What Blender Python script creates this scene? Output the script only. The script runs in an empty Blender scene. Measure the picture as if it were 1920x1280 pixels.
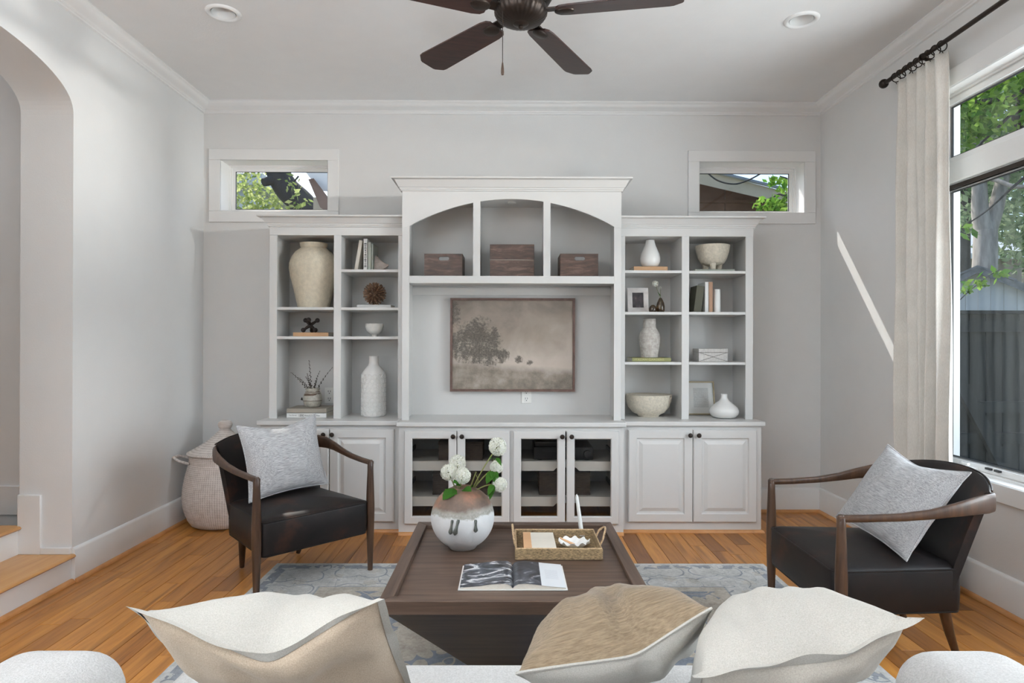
import bpy, bmesh, math, random
from mathutils import Vector, Matrix, noise as mnoise
PI = math.pi
random.seed(7)
SC = bpy.context.scene
COL = SC.collection

# ------------------------------------------------------------------ camera, world, lights
F = 1920 * 22.0 / 36.0
CAM_POS = Vector((0.0, 0.0, 1.26))
CAM_ROT = (Matrix.Rotation(-0.0043, 3, 'Z') @ Matrix.Rotation(PI / 2 + 0.0017, 3, 'X') @ Matrix.Rotation(0.0025, 3, 'Z'))
cd = bpy.data.cameras.new('camera'); cam = bpy.data.objects.new('camera', cd); COL.objects.link(cam)
cd.lens = 22.0; cd.sensor_width = 36.0; cd.clip_start = 0.02; cd.clip_end = 200
cam.matrix_world = Matrix.Translation(CAM_POS) @ CAM_ROT.to_4x4()
SC.camera = cam

world = bpy.data.worlds.new('world'); SC.world = world; world.use_nodes = True
wn = world.node_tree.nodes; wl = world.node_tree.links
sky = wn.new('ShaderNodeTexSky'); sky.sky_type = 'NISHITA'; sky.sun_disc = False
sky.sun_elevation = math.radians(47); sky.sun_rotation = math.radians(-30); sky.air_density = 1.0; sky.dust_density = 2.0
wl.new(sky.outputs[0], wn['Background'].inputs[0]); wn['Background'].inputs[1].default_value = 0.30

def light(name, kind, loc, direction, energy, color=(1, 1, 1), size=1.0, size_y=None, spread=None):
    l = bpy.data.lights.new(name, kind); l.energy = energy; l.color = color
    if kind == 'AREA':
        l.shape = 'RECTANGLE'; l.size = size; l.size_y = size_y or size
        if spread: l.spread = spread
    o = bpy.data.objects.new(name, l); COL.objects.link(o); o.location = loc
    o.rotation_euler = Vector(direction).to_track_quat('-Z', 'Y').to_euler()
    return o
sun = light('sun', 'SUN', (-4, 12, 12), (0.575, -1.0, -1.243), 5.4, (1.0, 0.96, 0.90)); sun.data.angle = 0.009
light('rear_fill', 'AREA', (0.0, -3.36, 1.95), (0, 1, -0.05), 6, (0.92, 0.96, 1.0), 3.4, 1.7)  # fill lamp added behind the viewer, set in the unseen rear window
light('bounce_flash', 'AREA', (-0.8, -0.7, 1.6), (0.0, 0.26, 1), 175, (0.86, 0.935, 1.0), 0.35, 0.35, spread=math.radians(128))
light('side_window_daylight', 'AREA', (2.72, 2.05, 1.5), (-1, 0.05, 0.16), 112, (0.88, 0.95, 1.0), 1.7, 1.8)
light('side_bounce_fill', 'AREA', (-0.5, -0.4, 1.6), (-1, 0.0, 0.30), 150, (0.86, 0.935, 1.0), 0.35, 0.35, spread=math.radians(120))  # added fill lamp, bounced off the left wall to brighten the right one
light('blade_shadow_lamp', 'AREA', (4.25, 1.60, 2.46), (-1, 0.30, 0.22), 34, (1.0, 0.98, 0.95), 0.24, 0.24, spread=math.radians(62))  # lamp added outside, out of view, to cast the fan-blade shadow
light('hall_fill', 'AREA', (-3.3, 2.6, 2.82), (0, 0.1, -1), 4, (0.95, 0.97, 1.0), 0.8, 0.8)  # unseen downlight added to brighten the hall

vs = SC.view_settings
vs.view_transform = 'Standard'; vs.look = 'None'; vs.gamma = 1.0; vs.use_curve_mapping = False
vs.exposure = -0.03
SC.cycles.max_bounces = 8; SC.cycles.diffuse_bounces = 5; SC.cycles.transparent_max_bounces = 24
SC.cycles.sample_clamp_indirect = 6.0
SC.cycles.caustics_reflective = False; SC.cycles.caustics_refractive = False

def at(px, py, x=None, y=None, z=None):
    """photo pixel -> world point on the plane x=, y= or z="""
    d = CAM_ROT @ Vector(((px - 960) / F, -(py - 640) / F, -1.0))
    if y is not None: t = (y - CAM_POS.y) / d.y
    elif x is not None: t = (x - CAM_POS.x) / d.x
    else: t = (z - CAM_POS.z) / d.z
    return CAM_POS + d * t

# ------------------------------------------------------------------ materials
def newmat(name):
    m = bpy.data.materials.new(name); m.use_nodes = True
    nt = m.node_tree
    return m, nt.nodes, nt.links, nt.nodes['Principled BSDF']
def tcoord(n, l, kind='Object', scale=(1, 1, 1), rand=False):
    tc = n.new('ShaderNodeTexCoord'); mp = n.new('ShaderNodeMapping')
    mp.inputs['Scale'].default_value = scale
    src = tc.outputs[kind]
    if rand:
        oi = n.new('ShaderNodeObjectInfo'); ge = n.new('ShaderNodeNewGeometry')
        ad = n.new('ShaderNodeMath'); ad.operation = 'ADD'
        l.new(oi.outputs['Random'], ad.inputs[0]); l.new(ge.outputs['Random Per Island'], ad.inputs[1])
        mu = n.new('ShaderNodeMath'); mu.operation = 'MULTIPLY'; mu.inputs[1].default_value = 37.0
        l.new(ad.outputs[0], mu.inputs[0])
        va = n.new('ShaderNodeVectorMath'); va.operation = 'ADD'
        l.new(src, va.inputs[0]); l.new(mu.outputs[0], va.inputs[1]); src = va.outputs[0]
        l.new(src, mp.inputs['Vector'])
        fr = n.new('ShaderNodeMath'); fr.operation = 'FRACT'; l.new(ad.outputs[0], fr.inputs[0])
        return mp.outputs[0], fr.outputs[0]
    l.new(src, mp.inputs['Vector'])
    return mp.outputs[0]
def ramp(n, l, fac, stops, interp='LINEAR'):
    r = n.new('ShaderNodeValToRGB'); r.color_ramp.interpolation = interp
    e = r.color_ramp.elements
    while len(e) < len(stops): e.new(0.5)
    for i, (p, c) in enumerate(stops):
        e[i].position = p; e[i].color = (c[0], c[1], c[2], 1)
    l.new(fac, r.inputs[0]); return r.outputs[0]
def noise_tex(n, l, vec, scale, detail=4, rough=0.55, dist=0.0):
    t = n.new('ShaderNodeTexNoise'); t.inputs['Scale'].default_value = scale; t.inputs['Detail'].default_value = detail
    t.inputs['Roughness'].default_value = rough; t.inputs['Distortion'].default_value = dist
    l.new(vec, t.inputs['Vector']); return t.outputs[0]
def math_n(n, l, op, a, b=None, c=None, clamp=False):
    m = n.new('ShaderNodeMath'); m.operation = op; m.use_clamp = clamp
    for i, v in enumerate((a, b, c)):
        if v is None: continue
        if isinstance(v, (int, float)): m.inputs[i].default_value = v
        else: l.new(v, m.inputs[i])
    return m.outputs[0]
def mixc(n, l, fac, a, b, mode='MIX'):
    m = n.new('ShaderNodeMix'); m.data_type = 'RGBA'; m.blend_type = mode
    if isinstance(fac, (int, float)): m.inputs[0].default_value = fac
    else: l.new(fac, m.inputs[0])
    for i, v in ((6, a), (7, b)):
        if isinstance(v, tuple): m.inputs[i].default_value = (v[0], v[1], v[2], 1)
        else: l.new(v, m.inputs[i])
    return m.outputs[2]
def bump(n, l, bs, h, strength=0.2, dist=0.01):
    b = n.new('ShaderNodeBump'); b.inputs['Strength'].default_value = strength; b.inputs['Distance'].default_value = dist
    l.new(h, b.inputs['Height']); l.new(b.outputs[0], bs.inputs['Normal'])
def plain(name, col, rough=0.5, metal=0.0, var=0.06, nscale=8.0, bstr=0.0, bscale=200.0, scale=(1, 1, 1), spec=0.5, sheen=0.0, coat=0.0):
    m, n, l, b = newmat(name)
    v = tcoord(n, l, scale=scale)
    nz = noise_tex(n, l, v, nscale)
    c0 = tuple(max(0, c * (1 - var)) for c in col); c1 = tuple(min(1, c * (1 + var)) for c in col)
    l.new(ramp(n, l, nz, [(0.3, c0), (0.7, c1)]), b.inputs['Base Color'])
    b.inputs['Roughness'].default_value = rough; b.inputs['Metallic'].default_value = metal
    b.inputs['Specular IOR Level'].default_value = spec
    if sheen: b.inputs['Sheen Weight'].default_value = sheen
    if coat: b.inputs['Coat Weight'].default_value = coat
    if bstr: bump(n, l, b, noise_tex(n, l, v, bscale, 2), bstr, 0.004)
    return m
def wood(name, dark, mid, lite, grain=(3, 40, 40), rough=0.4, randomize=0.0, bstr=0.08, coat=0.0):
    m, n, l, b = newmat(name)
    v, rnd = tcoord(n, l, scale=grain, rand=True)
    a = noise_tex(n, l, v, 1.0, 6, 0.6, 0.6)
    c = ramp(n, l, a, [(0.25, dark), (0.5, mid), (0.75, lite)])
    if randomize:
        k = ramp(n, l, rnd, [(0.0, (0.62,) * 3), (0.25, (0.9,) * 3), (0.6, (1.05,) * 3), (1.0, (1.22,) * 3)])
        c = mixc(n, l, randomize, c, k, 'MULTIPLY')
    l.new(c, b.inputs['Base Color']); b.inputs['Roughness'].default_value = rough
    if coat: b.inputs['Coat Weight'].default_value = coat; b.inputs['Coat Roughness'].default_value = 0.15
    bump(n, l, b, a, bstr, 0.002)
    return m
def fabric(name, c0, c1, weave=(300, 300, 300), stretch=(1, 1, 1), rough=0.9, bstr=0.35, big=6.0, bigamt=0.12, sheen=0.15):
    m, n, l, b = newmat(name)
    v = tcoord(n, l, scale=stretch)
    fine = noise_tex(n, l, v, weave[0], 3, 0.7)
    c = ramp(n, l, fine, [(0.3, c0), (0.68, c1)])
    v2 = tcoord(n, l); bg = noise_tex(n, l, v2, big, 3)
    g = ramp(n, l, bg, [(0.3, (1 - bigamt,) * 3), (0.7, (1, 1, 1))])
    l.new(mixc(n, l, 1.0, c, g, 'MULTIPLY'), b.inputs['Base Color'])
    b.inputs['Roughness'].default_value = rough; b.inputs['Specular IOR Level'].default_value = 0.2
    b.inputs['Sheen Weight'].default_value = sheen
    bump(n, l, b, fine, bstr, 0.003)
    return m
def glassmat(name, tint=(0.97, 0.98, 0.98), gloss=0.026):
    m = bpy.data.materials.new(name); m.use_nodes = True; n = m.node_tree.nodes; l = m.node_tree.links
    n.remove(n['Principled BSDF'])
    tr = n.new('ShaderNodeBsdfTransparent'); tr.inputs[0].default_value = (*tint, 1)
    gl = n.new('ShaderNodeBsdfGlossy'); gl.inputs['Roughness'].default_value = 0.02
    ge = n.new('ShaderNodeNewGeometry'); dt = n.new('ShaderNodeVectorMath'); dt.operation = 'DOT_PRODUCT'
    l.new(ge.outputs['Incoming'], dt.inputs[0]); l.new(ge.outputs['Normal'], dt.inputs[1])
    q = math_n(n, l, 'SUBTRACT', 1.0, math_n(n, l, 'ABSOLUTE', dt.outputs['Value']))
    fa = math_n(n, l, 'ADD', math_n(n, l, 'MULTIPLY', math_n(n, l, 'POWER', q, 5.0), 0.9), gloss)
    mx = n.new('ShaderNodeMixShader'); l.new(fa, mx.inputs[0]); l.new(tr.outputs[0], mx.inputs[1]); l.new(gl.outputs[0], mx.inputs[2])
    l.new(mx.outputs[0], n['Material Output'].inputs[0]); return m
def leafmat(name, c0, c1, trans=0.45):
    m = bpy.data.materials.new(name); m.use_nodes = True; n = m.node_tree.nodes; l = m.node_tree.links
    n.remove(n['Principled BSDF'])
    ge = n.new('ShaderNodeNewGeometry')
    col = ramp(n, l, ge.outputs['Random Per Island'], [(0, c0), (1, c1)])
    d = n.new('ShaderNodeBsdfDiffuse'); t = n.new('ShaderNodeBsdfTranslucent')
    l.new(col, d.inputs[0]); l.new(col, t.inputs[0])
    mx = n.new('ShaderNodeMixShader'); mx.inputs[0].default_value = trans
    l.new(d.outputs[0], mx.inputs[1]); l.new(t.outputs[0], mx.inputs[2]); l.new(mx.outputs[0], n['Material Output'].inputs[0])
    return m

M = {}
M['wall'] = plain('wall_paint', (0.74, 0.735, 0.725), 0.7, var=0.01, bstr=0.12, bscale=140, spec=0.25)
M['ceiling'] = plain('ceiling_paint', (0.78, 0.775, 0.77), 0.8, var=0.012, bstr=0.2, bscale=90, spec=0.2)
M['trim'] = plain('trim_paint', (0.80, 0.795, 0.785), 0.4, var=0.012)
M['cab'] = plain('cabinet_paint', (0.635, 0.625, 0.61), 0.36, var=0.012)
M['bronze'] = plain('dark_bronze', (0.035, 0.025, 0.02), 0.42, 0.7, var=0.2)
M['black'] = plain('black_plastic', (0.012, 0.012, 0.014), 0.35, var=0.2)
M['floor'] = None
def floor_mat():
    m, n, l, b = newmat('oak_plank')
    v, rnd = tcoord(n, l, scale=(22, 1.6, 22), rand=True)
    a = noise_tex(n, l, v, 1.0, 6, 0.62, 1.1)
    c = ramp(n, l, a, [(0.22, (0.15, 0.050, 0.010)), (0.40, (0.375, 0.148, 0.028)), (0.62, (0.49, 0.212, 0.045)), (0.85, (0.57, 0.28, 0.072))])
    k = ramp(n, l, rnd, [(0.0, (0.42, 0.36, 0.32)), (0.14, (0.74, 0.68, 0.62)), (0.4, (0.95, 0.94, 0.92)), (0.8, (1.1, 1.1, 1.08)), (1.0, (1.2, 1.25, 1.3))])
    c = mixc(n, l, 1.0, c, k, 'MULTIPLY')
    st = noise_tex(n, l, v, 0.33, 3, 0.5, 2.0)
    sm = ramp(n, l, st, [(0.54, (1, 1, 1)), (0.70, (0.36, 0.28, 0.22))])
    c = mixc(n, l, 0.75, c, sm, 'MULTIPLY')
    l.new(c, b.inputs['Base Color']); b.inputs['Roughness'].default_value = 0.34
    b.inputs['Specular IOR Level'].default_value = 0.38; b.inputs['Coat Weight'].default_value = 0.08; b.inputs['Coat Roughness'].default_value = 0.2
    bump(n, l, b, a, 0.06, 0.002)
    return m
M['floor'] = floor_mat()
M['nosing'] = wood('stair_oak', (0.34, 0.15, 0.05), (0.52, 0.26, 0.09), (0.62, 0.34, 0.13), (12, 1.2, 12), 0.3, coat=0.2)
M['shoe'] = wood('shoe_oak', (0.36, 0.15, 0.05), (0.50, 0.23, 0.08), (0.58, 0.29, 0.11), (6, 6, 6), 0.35)
M['walnut'] = wood('chair_walnut', (0.024, 0.011, 0.006), (0.052, 0.025, 0.013), (0.09, 0.046, 0.025), (30, 30, 4), 0.36)
M['table'] = wood('table_dark_oak', (0.034, 0.020, 0.013), (0.078, 0.047, 0.032), (0.135, 0.088, 0.064), (2.2, 40, 40), 0.42)
M['tabley'] = wood('table_dark_oak_rail', (0.034, 0.020, 0.013), (0.078, 0.047, 0.032), (0.135, 0.088, 0.064), (40, 2.2, 40), 0.42)
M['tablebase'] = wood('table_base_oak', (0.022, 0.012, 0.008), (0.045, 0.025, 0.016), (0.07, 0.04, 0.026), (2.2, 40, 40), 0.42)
M['fanblade'] = wood('fan_blade_wood', (0.016, 0.007, 0.006), (0.033, 0.014, 0.011), (0.055, 0.024, 0.018), (3, 60, 60), 0.38)
M['boxwood'] = wood('acacia_box', (0.026, 0.014, 0.010), (0.074, 0.040, 0.028), (0.19, 0.115, 0.085), (9, 40, 45), 0.5)
def leather():
    m, n, l, b = newmat('dark_leather')
    v = tcoord(n, l); a = noise_tex(n, l, v, 5.0, 5, 0.6); f = noise_tex(n, l, v, 260.0, 2)
    l.new(ramp(n, l, a, [(0.35, (0.008, 0.007, 0.007)), (0.54, (0.014, 0.010, 0.009)), (0.70, (0.055, 0.023, 0.013))]), b.inputs['Base Color'])
    b.inputs['Roughness'].default_value = 0.47; b.inputs['Specular IOR Level'].default_value = 0.24; bump(n, l, b, f, 0.10, 0.002); return m
M['leather'] = leather()
M['greylinen'] = fabric('grey_linen', (0.22, 0.215, 0.22), (0.60, 0.595, 0.60), (40,), (0.5, 8, 8), bstr=0.3)
M['cream'] = fabric('cream_linen', (0.43, 0.335, 0.245), (0.60, 0.49, 0.375), (420,), bstr=0.3)
M['whitelinen'] = fabric('white_linen', (0.40, 0.378, 0.335), (0.53, 0.507, 0.462), (420,), bstr=0.25)
M['offwhite'] = fabric('offwhite_linen', (0.45, 0.405, 0.345), (0.60, 0.555, 0.485), (420,), bstr=0.3)
M['tan'] = fabric('tan_stitched', (0.13, 0.092, 0.055), (0.27, 0.20, 0.13), (22,), (0.7, 12, 12), bstr=0.8)
M['boucle'] = fabric('boucle', (0.50, 0.49, 0.475), (0.70, 0.685, 0.67), (240,), bstr=0.9, rough=0.95)
M['curtain'] = fabric('curtain_linen', (0.66, 0.62, 0.56), (0.82, 0.79, 0.74), (160,), (4, 4, 0.5), bstr=0.12)
M['glass'] = glassmat('window_glass')
M['cabglass'] = glassmat('cabinet_glass', (0.90, 0.89, 0.87))
M['plate'] = plain('outlet_plastic', (0.80, 0.79, 0.76), 0.4, var=0.01)
M['slot'] = plain('outlet_slot', (0.03, 0.03, 0.03), 0.6)

# ------------------------------------------------------------------ mesh builder
class MB:
    def __init__(s): s.v = []; s.f = []
    def add(s, vs, fs):
        o = len(s.v); s.v += [tuple(v) for v in vs]; s.f += [tuple(i + o for i in f) for f in fs]; return s
    def box(s, x0, x1, y0, y1, z0, z1):
        return s.add([(x0, y0, z0), (x1, y0, z0), (x1, y1, z0), (x0, y1, z0), (x0, y0, z1), (x1, y0, z1), (x1, y1, z1), (x0, y1, z1)],
                     [(0, 3, 2, 1), (4, 5, 6, 7), (0, 1, 5, 4), (1, 2, 6, 5), (2, 3, 7, 6), (3, 0, 4, 7)])
    def loft(s, rings, closed=True, cap0=False, cap1=False, loop=False):
        n = len(rings[0]); vs = [p for r in rings for p in r]; fs = []
        R = len(rings); rr = R if loop else R - 1
        for i in range(rr):
            j = (i + 1) % R
            for k in range(n if closed else n - 1):
                k2 = (k + 1) % n
                fs.append((i * n + k, i * n + k2, j * n + k2, j * n + k))
        if cap0: fs.append(tuple(range(n - 1, -1, -1)))
        if cap1: fs.append(tuple((R - 1) * n + k for k in range(n)))
        return s.add(vs, fs)
    def tube(s, pts, r, n=8, cap=True, closed=False):
        pts = [Vector(p) for p in pts]; R = len(pts)
        rad = r if isinstance(r, (list, tuple)) else [r] * R
        rings = []; up = None
        for i, p in enumerate(pts):
            if closed: t = pts[(i + 1) % R] - pts[i - 1]
            else: t = pts[min(i + 1, R - 1)] - pts[max(i - 1, 0)]
            t.normalize()
            if up is None:
                up = Vector((0, 0, 1)) if abs(t.z) < 0.9 else Vector((1, 0, 0))
            a = up - t * up.dot(t)
            if a.length < 1e-5: a = t.orthogonal()
            a.normalize(); up = a; b = t.cross(a)
            rings.append([tuple(p + (a * math.cos(2 * PI * k / n) + b * math.sin(2 * PI * k / n)) * rad[i]) for k in range(n)])
        return s.loft(rings, True, cap and not closed, cap and not closed, closed)
    def lathe(s, prof, c=(0, 0, 0), n=32, sx=1.0, sy=1.0, mod=None, cap=True):
        rings = []
        for r, z in prof:
            rings.append([(c[0] + r * sx * math.cos(2 * PI * k / n) * (mod(k, n, z) if mod else 1),
                           c[1] + r * sy * math.sin(2 * PI * k / n) * (mod(k, n, z) if mod else 1), c[2] + z) for k in range(n)])
        return s.loft(rings, True, cap and prof[0][0] > 1e-6, cap and prof[-1][0] > 1e-6)
    def sphere(s, c, r, n=16, m=10, sz=1.0):
        prof = [(max(1e-5, r * math.sin(PI * i / m)), -r * sz * math.cos(PI * i / m)) for i in range(m + 1)]
        return s.lathe(prof, c, n)
    def rects(s, x0, x1, z0, z1, steps, cap=True, y=0.0):
        """nested rectangles facing -y: steps of (inset, depth)"""
        rings = [[(x0 + a, y + d, z0 + a), (x1 - a, y + d, z0 + a), (x1 - a, y + d, z1 - a), (x0 + a, y + d, z1 - a)] for a, d in steps]
        return s.loft(rings, True, cap, cap)
    def xform(s, mtx):
        s.v = [tuple(mtx @ Vector(v)) for v in s.v]; return s
    def mesh(s, name, smooth=40):
        me = bpy.data.meshes.new(name); me.from_pydata(s.v, [], s.f); 
        bm = bmesh.new(); bm.from_mesh(me); bmesh.ops.recalc_face_normals(bm, faces=bm.faces); bm.to_mesh(me); bm.free()
        if smooth:
            me.polygons.foreach_set('use_smooth', [True] * len(me.polygons))
            me.set_sharp_from_angle(angle=math.radians(smooth))
        me.update(); return me
OFF = {}
def thing(name, label, cat, loc=(0, 0, 0), group=None, rot=None, kind=None):
    o = bpy.data.objects.new(name, None); COL.objects.link(o); o.location = loc; o.empty_display_size = 0.1
    if rot: o.rotation_euler = rot
    o['label'] = label
    if cat: o['category'] = cat
    if group: o['group'] = group
    if kind: o['kind'] = kind
    OFF[o] = Vector(loc) if not rot else Vector((0, 0, 0))
    return o
def ob(name, mb, mat, parent=None, label=None, cat=None, group=None, kind=None, bevel=0.0, seg=2, smooth=40, local=False, subsurf=0, solid=0.0, origin=None):
    if parent is not None and not local:
        d = OFF.get(parent, Vector((0, 0, 0)))
        if d.length: mb.v = [(v[0] - d.x, v[1] - d.y, v[2] - d.z) for v in mb.v]
    elif parent is None and origin is not None:
        mb.v = [(v[0] - origin[0], v[1] - origin[1], v[2] - origin[2]) for v in mb.v]
    me = mb.mesh(name, smooth)
    o = bpy.data.objects.new(name, me); COL.objects.link(o)
    if isinstance(mat, str): mat = M[mat]
    me.materials.append(mat)
    if parent is not None: o.parent = parent; OFF[o] = OFF.get(parent, Vector((0, 0, 0)))
    elif origin is not None: o.location = origin; OFF[o] = Vector(origin)
    if label: o['label'] = label
    if cat: o['category'] = cat
    if group: o['group'] = group
    if kind: o['kind'] = kind
    if solid:
        m = o.modifiers.new('solid', 'SOLIDIFY'); m.thickness = solid; m.offset = 0
    if subsurf:
        m = o.modifiers.new('sub', 'SUBSURF'); m.levels = subsurf; m.render_levels = subsurf
    if bevel:
        m = o.modifiers.new('bevel', 'BEVEL'); m.width = bevel; m.segments = seg; m.limit_method = 'ANGLE'; m.angle_limit = math.radians(35)
    return o
def mold(path, profile, closed=False):
    """sweep a profile of (out, z) along a horizontal polyline of (x, y); out is to the left of travel, corners mitred"""
    n = len(path); rings = []
    for i in range(n):
        p = Vector(path[i])
        d0 = (p - Vector(path[i - 1])).normalized() if (i > 0 or closed) else None
        d1 = (Vector(path[(i + 1) % n]) - p).normalized() if (i < n - 1 or closed) else None
        if d0 is None: d0 = d1
        if d1 is None: d1 = d0
        n0 = Vector((-d0.y, d0.x)); n1 = Vector((-d1.y, d1.x)); m = (n0 + n1)
        m = m / max(1e-6, m.dot(n0))
        rings.append([(p.x + m.x * o, p.y + m.y * o, z) for o, z in profile])
    return MB().loft(rings, True, not closed, not closed, closed)

# ------------------------------------------------------------------ the room
XL, XR, YB, YR, H = -2.285, 2.333, 4.68, -3.4, 3.04
# floor and planks
floor = ob('floor', MB().box(XL - 0.02, XR + 0.15, YR - 0.1, YB + 0.18, -0.12, -0.013), 'shoe', kind='structure')
floor['label'] = 'honey coloured wooden plank floor'
PW = 0.0975; rest = MB(); lens = [0.55, 0.72, 0.9, 1.1, 1.3]; plank_mesh = {}
npl = 0; c = 0; x = XL
while x < XR - 0.01:
    x1 = min(x + PW, XR); y = YR - random.random() * 0.6
    while y < YB:
        L = random.choice(lens); y1 = y + L
        xm = (x + x1) / 2
        clear = y >= YR and y1 <= YB and x1 - x > PW - 1e-4
        under = (-1.30 < xm < 1.43 and y1 < 3.55) or (abs(xm) < 1.65 and y > 4.2)
        vis = y1 > 1.25 and abs(xm) < 0.86 * y1 and not under
        if vis and clear and npl < 298:
            key = L
            if key not in plank_mesh:
                g = 0.0009
                plank_mesh[key] = MB().loft([[(-PW / 2 + g, g, -0.012), (PW / 2 - g, g, -0.012), (PW / 2 - g, L - g, -0.012), (-PW / 2 + g, L - g, -0.012)],
                    [(-PW / 2 + g, g, -0.0012), (PW / 2 - g, g, -0.0012), (PW / 2 - g, L - g, -0.0012), (-PW / 2 + g, L - g, -0.0012)],
                    [(-PW / 2 + 2 * g, 2 * g, 0), (PW / 2 - 2 * g, 2 * g, 0), (PW / 2 - 2 * g, L - 2 * g, 0), (-PW / 2 + 2 * g, L - 2 * g, 0)]], True, True, True).mesh('plank', 0)
                plank_mesh[key].materials.append(M['floor'])
            o = bpy.data.objects.new('plank', plank_mesh[key]); COL.objects.link(o); o.parent = floor; o.location = (xm, y, 0); npl += 1
        else:
            ya, yb = max(y, YR), min(y1, YB); g = 0.0009
            if yb - ya > 0.02: rest.box(x + g, x1 - g, ya + g, yb - g, -0.012, 0)
        y = y1
    x += PW
ob('plank_field', rest, 'floor', floor, kind='stuff', smooth=0)

ob('ceiling', MB().box(XL - 0.3, XR + 0.16, YR - 0.16, YB + 0.2, H, H + 0.12), 'ceiling', kind='structure', label='off-white painted ceiling')

def wall_with_holes(a0, a1, z0, z1, holes, place):
    """boxes around rectangular holes (a, a, z, z), sorted along a; place(mb, a0, a1, z0, z1)"""
    mb = MB(); a = a0
    for h in holes:
        place(mb, a, h[0], z0, z1); place(mb, h[0], h[1], z0, h[2]); place(mb, h[0], h[1], h[3], z1); a = h[1]
    place(mb, a, a1, z0, z1); return mb
WX = [(-2.157, -1.357), (1.418, 2.205)]     # transom openings in the back wall
WZ0, WZ1 = 2.235, 2.615
BT = 0.20
ob('wall_back', wall_with_holes(XL - 0.27, XR + 0.16, -0.3, H, [(WX[0][0], WX[0][1], WZ0, WZ1), (WX[1][0], WX[1][1], WZ0, WZ1)],
   lambda m, a, b, z0, z1: m.box(a, b, YB, YB + BT, z0, z1)), 'wall', kind='structure', label='white painted wall behind the built-in shelving')
RY0, RY1, RZ0, RZ1 = 1.18, 3.475, 0.595, 2.61
ob('wall_right', wall_with_holes(YR, YB, -0.3, H, [(RY0, RY1, RZ0, RZ1)],
   lambda m, a, b, z0, z1: m.box(XR, XR + 0.16, a, b, z0, z1)), 'wall', kind='structure', label='white painted wall with the large window')
# left wall with the arched opening
AY0, AY1, AZ, AB = 2.02, 3.285, 2.445, 0.235
TL = 0.275
lw = MB()
lw.box(XL - TL, XL, AY1, YB, -0.3, H); lw.box(XL - TL, XL, YR, AY0, -0.3, H)
am, aa = (AY0 + AY1) / 2, (AY1 - AY0) / 2
arc = [(am + aa * math.cos(t), AZ + AB * (max(0, math.sin(t)) ** 0.86)) for t in [PI * i / 40 for i in range(41)]]
for i in range(40):
    (ya, za), (yb, zb) = arc[i], arc[i + 1]
    r0 = [(XL, ya, za), (XL, yb, zb), (XL, yb, H), (XL, ya, H)]
    r1 = [(XL - TL, p[1], p[2]) for p in r0]
    lw.add(r0 + r1, [(0, 1, 2, 3), (7, 6, 5, 4), (0, 4, 5, 1)])
ob('wall_left', lw, 'wall', kind='structure', label='white painted wall with an arched opening', smooth=30)
ob('wall_rear', wall_with_holes(XL - 0.27, XR + 0.16, -0.3, H, [(-1.75, 1.75, 1.0, 2.85)],
   lambda m, a, b, z0, z1: m.box(a, b, YR - 0.16, YR, z0, z1)), 'wall', kind='structure', label='white painted wall behind the viewer')
w4 = thing('window_4', 'wide white window added in the unseen wall behind the viewer', None, (0, YR, 1.0), kind='structure')  # unseen window, put in to bring light from behind the viewer
fr = MB()
for a, b in ((-1.75, -1.69), (-0.62, -0.56), (0.56, 0.62), (1.69, 1.75)): fr.box(a, b, YR - 0.12, YR - 0.06, 1.0, 2.85)
fr.box(-1.75, 1.75, YR - 0.12, YR - 0.06, 1.0, 1.06); fr.box(-1.75, 1.75, YR - 0.12, YR - 0.06, 2.79, 2.85)
ob('window_frame', fr, 'trim', w4)

# hall beyond the arch, steps up to it
HZ = 0.298
hb = MB(); hb.box(-4.4, XL - TL + 0.0, AY1 + 0.21, AY1 + 0.3, 0, 2.9)
ob('wall_hall', hb, 'wall', kind='structure', label='plain white wall of the raised hall beyond the arch')
ob('wall_hall_end', MB().box(-4.5, -4.4, 1.2, AY1 + 0.3, 0, 2.9), 'wall', kind='structure', label='far white wall of the raised hall')
ob('wall_hall_side', MB().box(-4.4, XL - TL, 1.2, 1.3, 0, 2.9), 'wall', kind='structure', label='near white wall of the raised hall')
ob('ceiling_hall', MB().box(-4.5, XL - TL, 1.2, AY1 + 0.3, 2.9, 3.0), 'ceiling', kind='structure', label='ceiling of the raised hall')
st = thing('staircase', 'two low white and oak steps rising through the arch', None, (XL, am, 0), kind='structure')
ob('riser', MB().box(XL - 0.02, XL - 0.004, AY0, AY1, 0, 0.128), 'trim', st)
ob('riser', MB().box(XL - 0.285, XL - 0.27, AY0, AY1 + 0.0, 0.15, 0.277), 'trim', st)
def tread(xa, xb, z, y1):
    pr = [(xa, z - 0.022), (xb - 0.008, z - 0.022), (xb, z - 0.017), (xb + 0.004, z - 0.011), (xb, z - 0.004), (xb - 0.008, z), (xa, z)]
    return MB().loft([[(p[0], AY0, p[1]) for p in pr], [(p[0], y1, p[1]) for p in pr]], True, True, True)
ob('tread', tread(XL - 0.27, XL + 0.018, 0.15, AY1), 'nosing', st)
ob('tread', tread(XL - 0.60, XL - 0.255, HZ, AY1), 'nosing', st)
ob('floor_hall', MB().box(-4.4, XL - 0.59, 1.3, AY1 + 0.21, HZ - 0.1, HZ), 'nosing', kind='structure', label='oak floor of the raised hall')
ob('baseboard_hall', MB().box(-4.4, XL - TL, AY1 + 0.194, AY1 + 0.21, HZ, HZ + 0.16), 'trim', kind='structure', bevel=0.003)
jb = MB().box(XL - TL, XL - 0.155, AY1 - 0.016, AY1, 0.15, 0.46).box(XL - 0.155, XL, AY1 - 0.016, AY1, 0.15, 0.185)
ob('baseboard_jamb', jb, 'trim', kind='structure', bevel=0.003, label='stepped white baseboard on the arch jamb')

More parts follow.
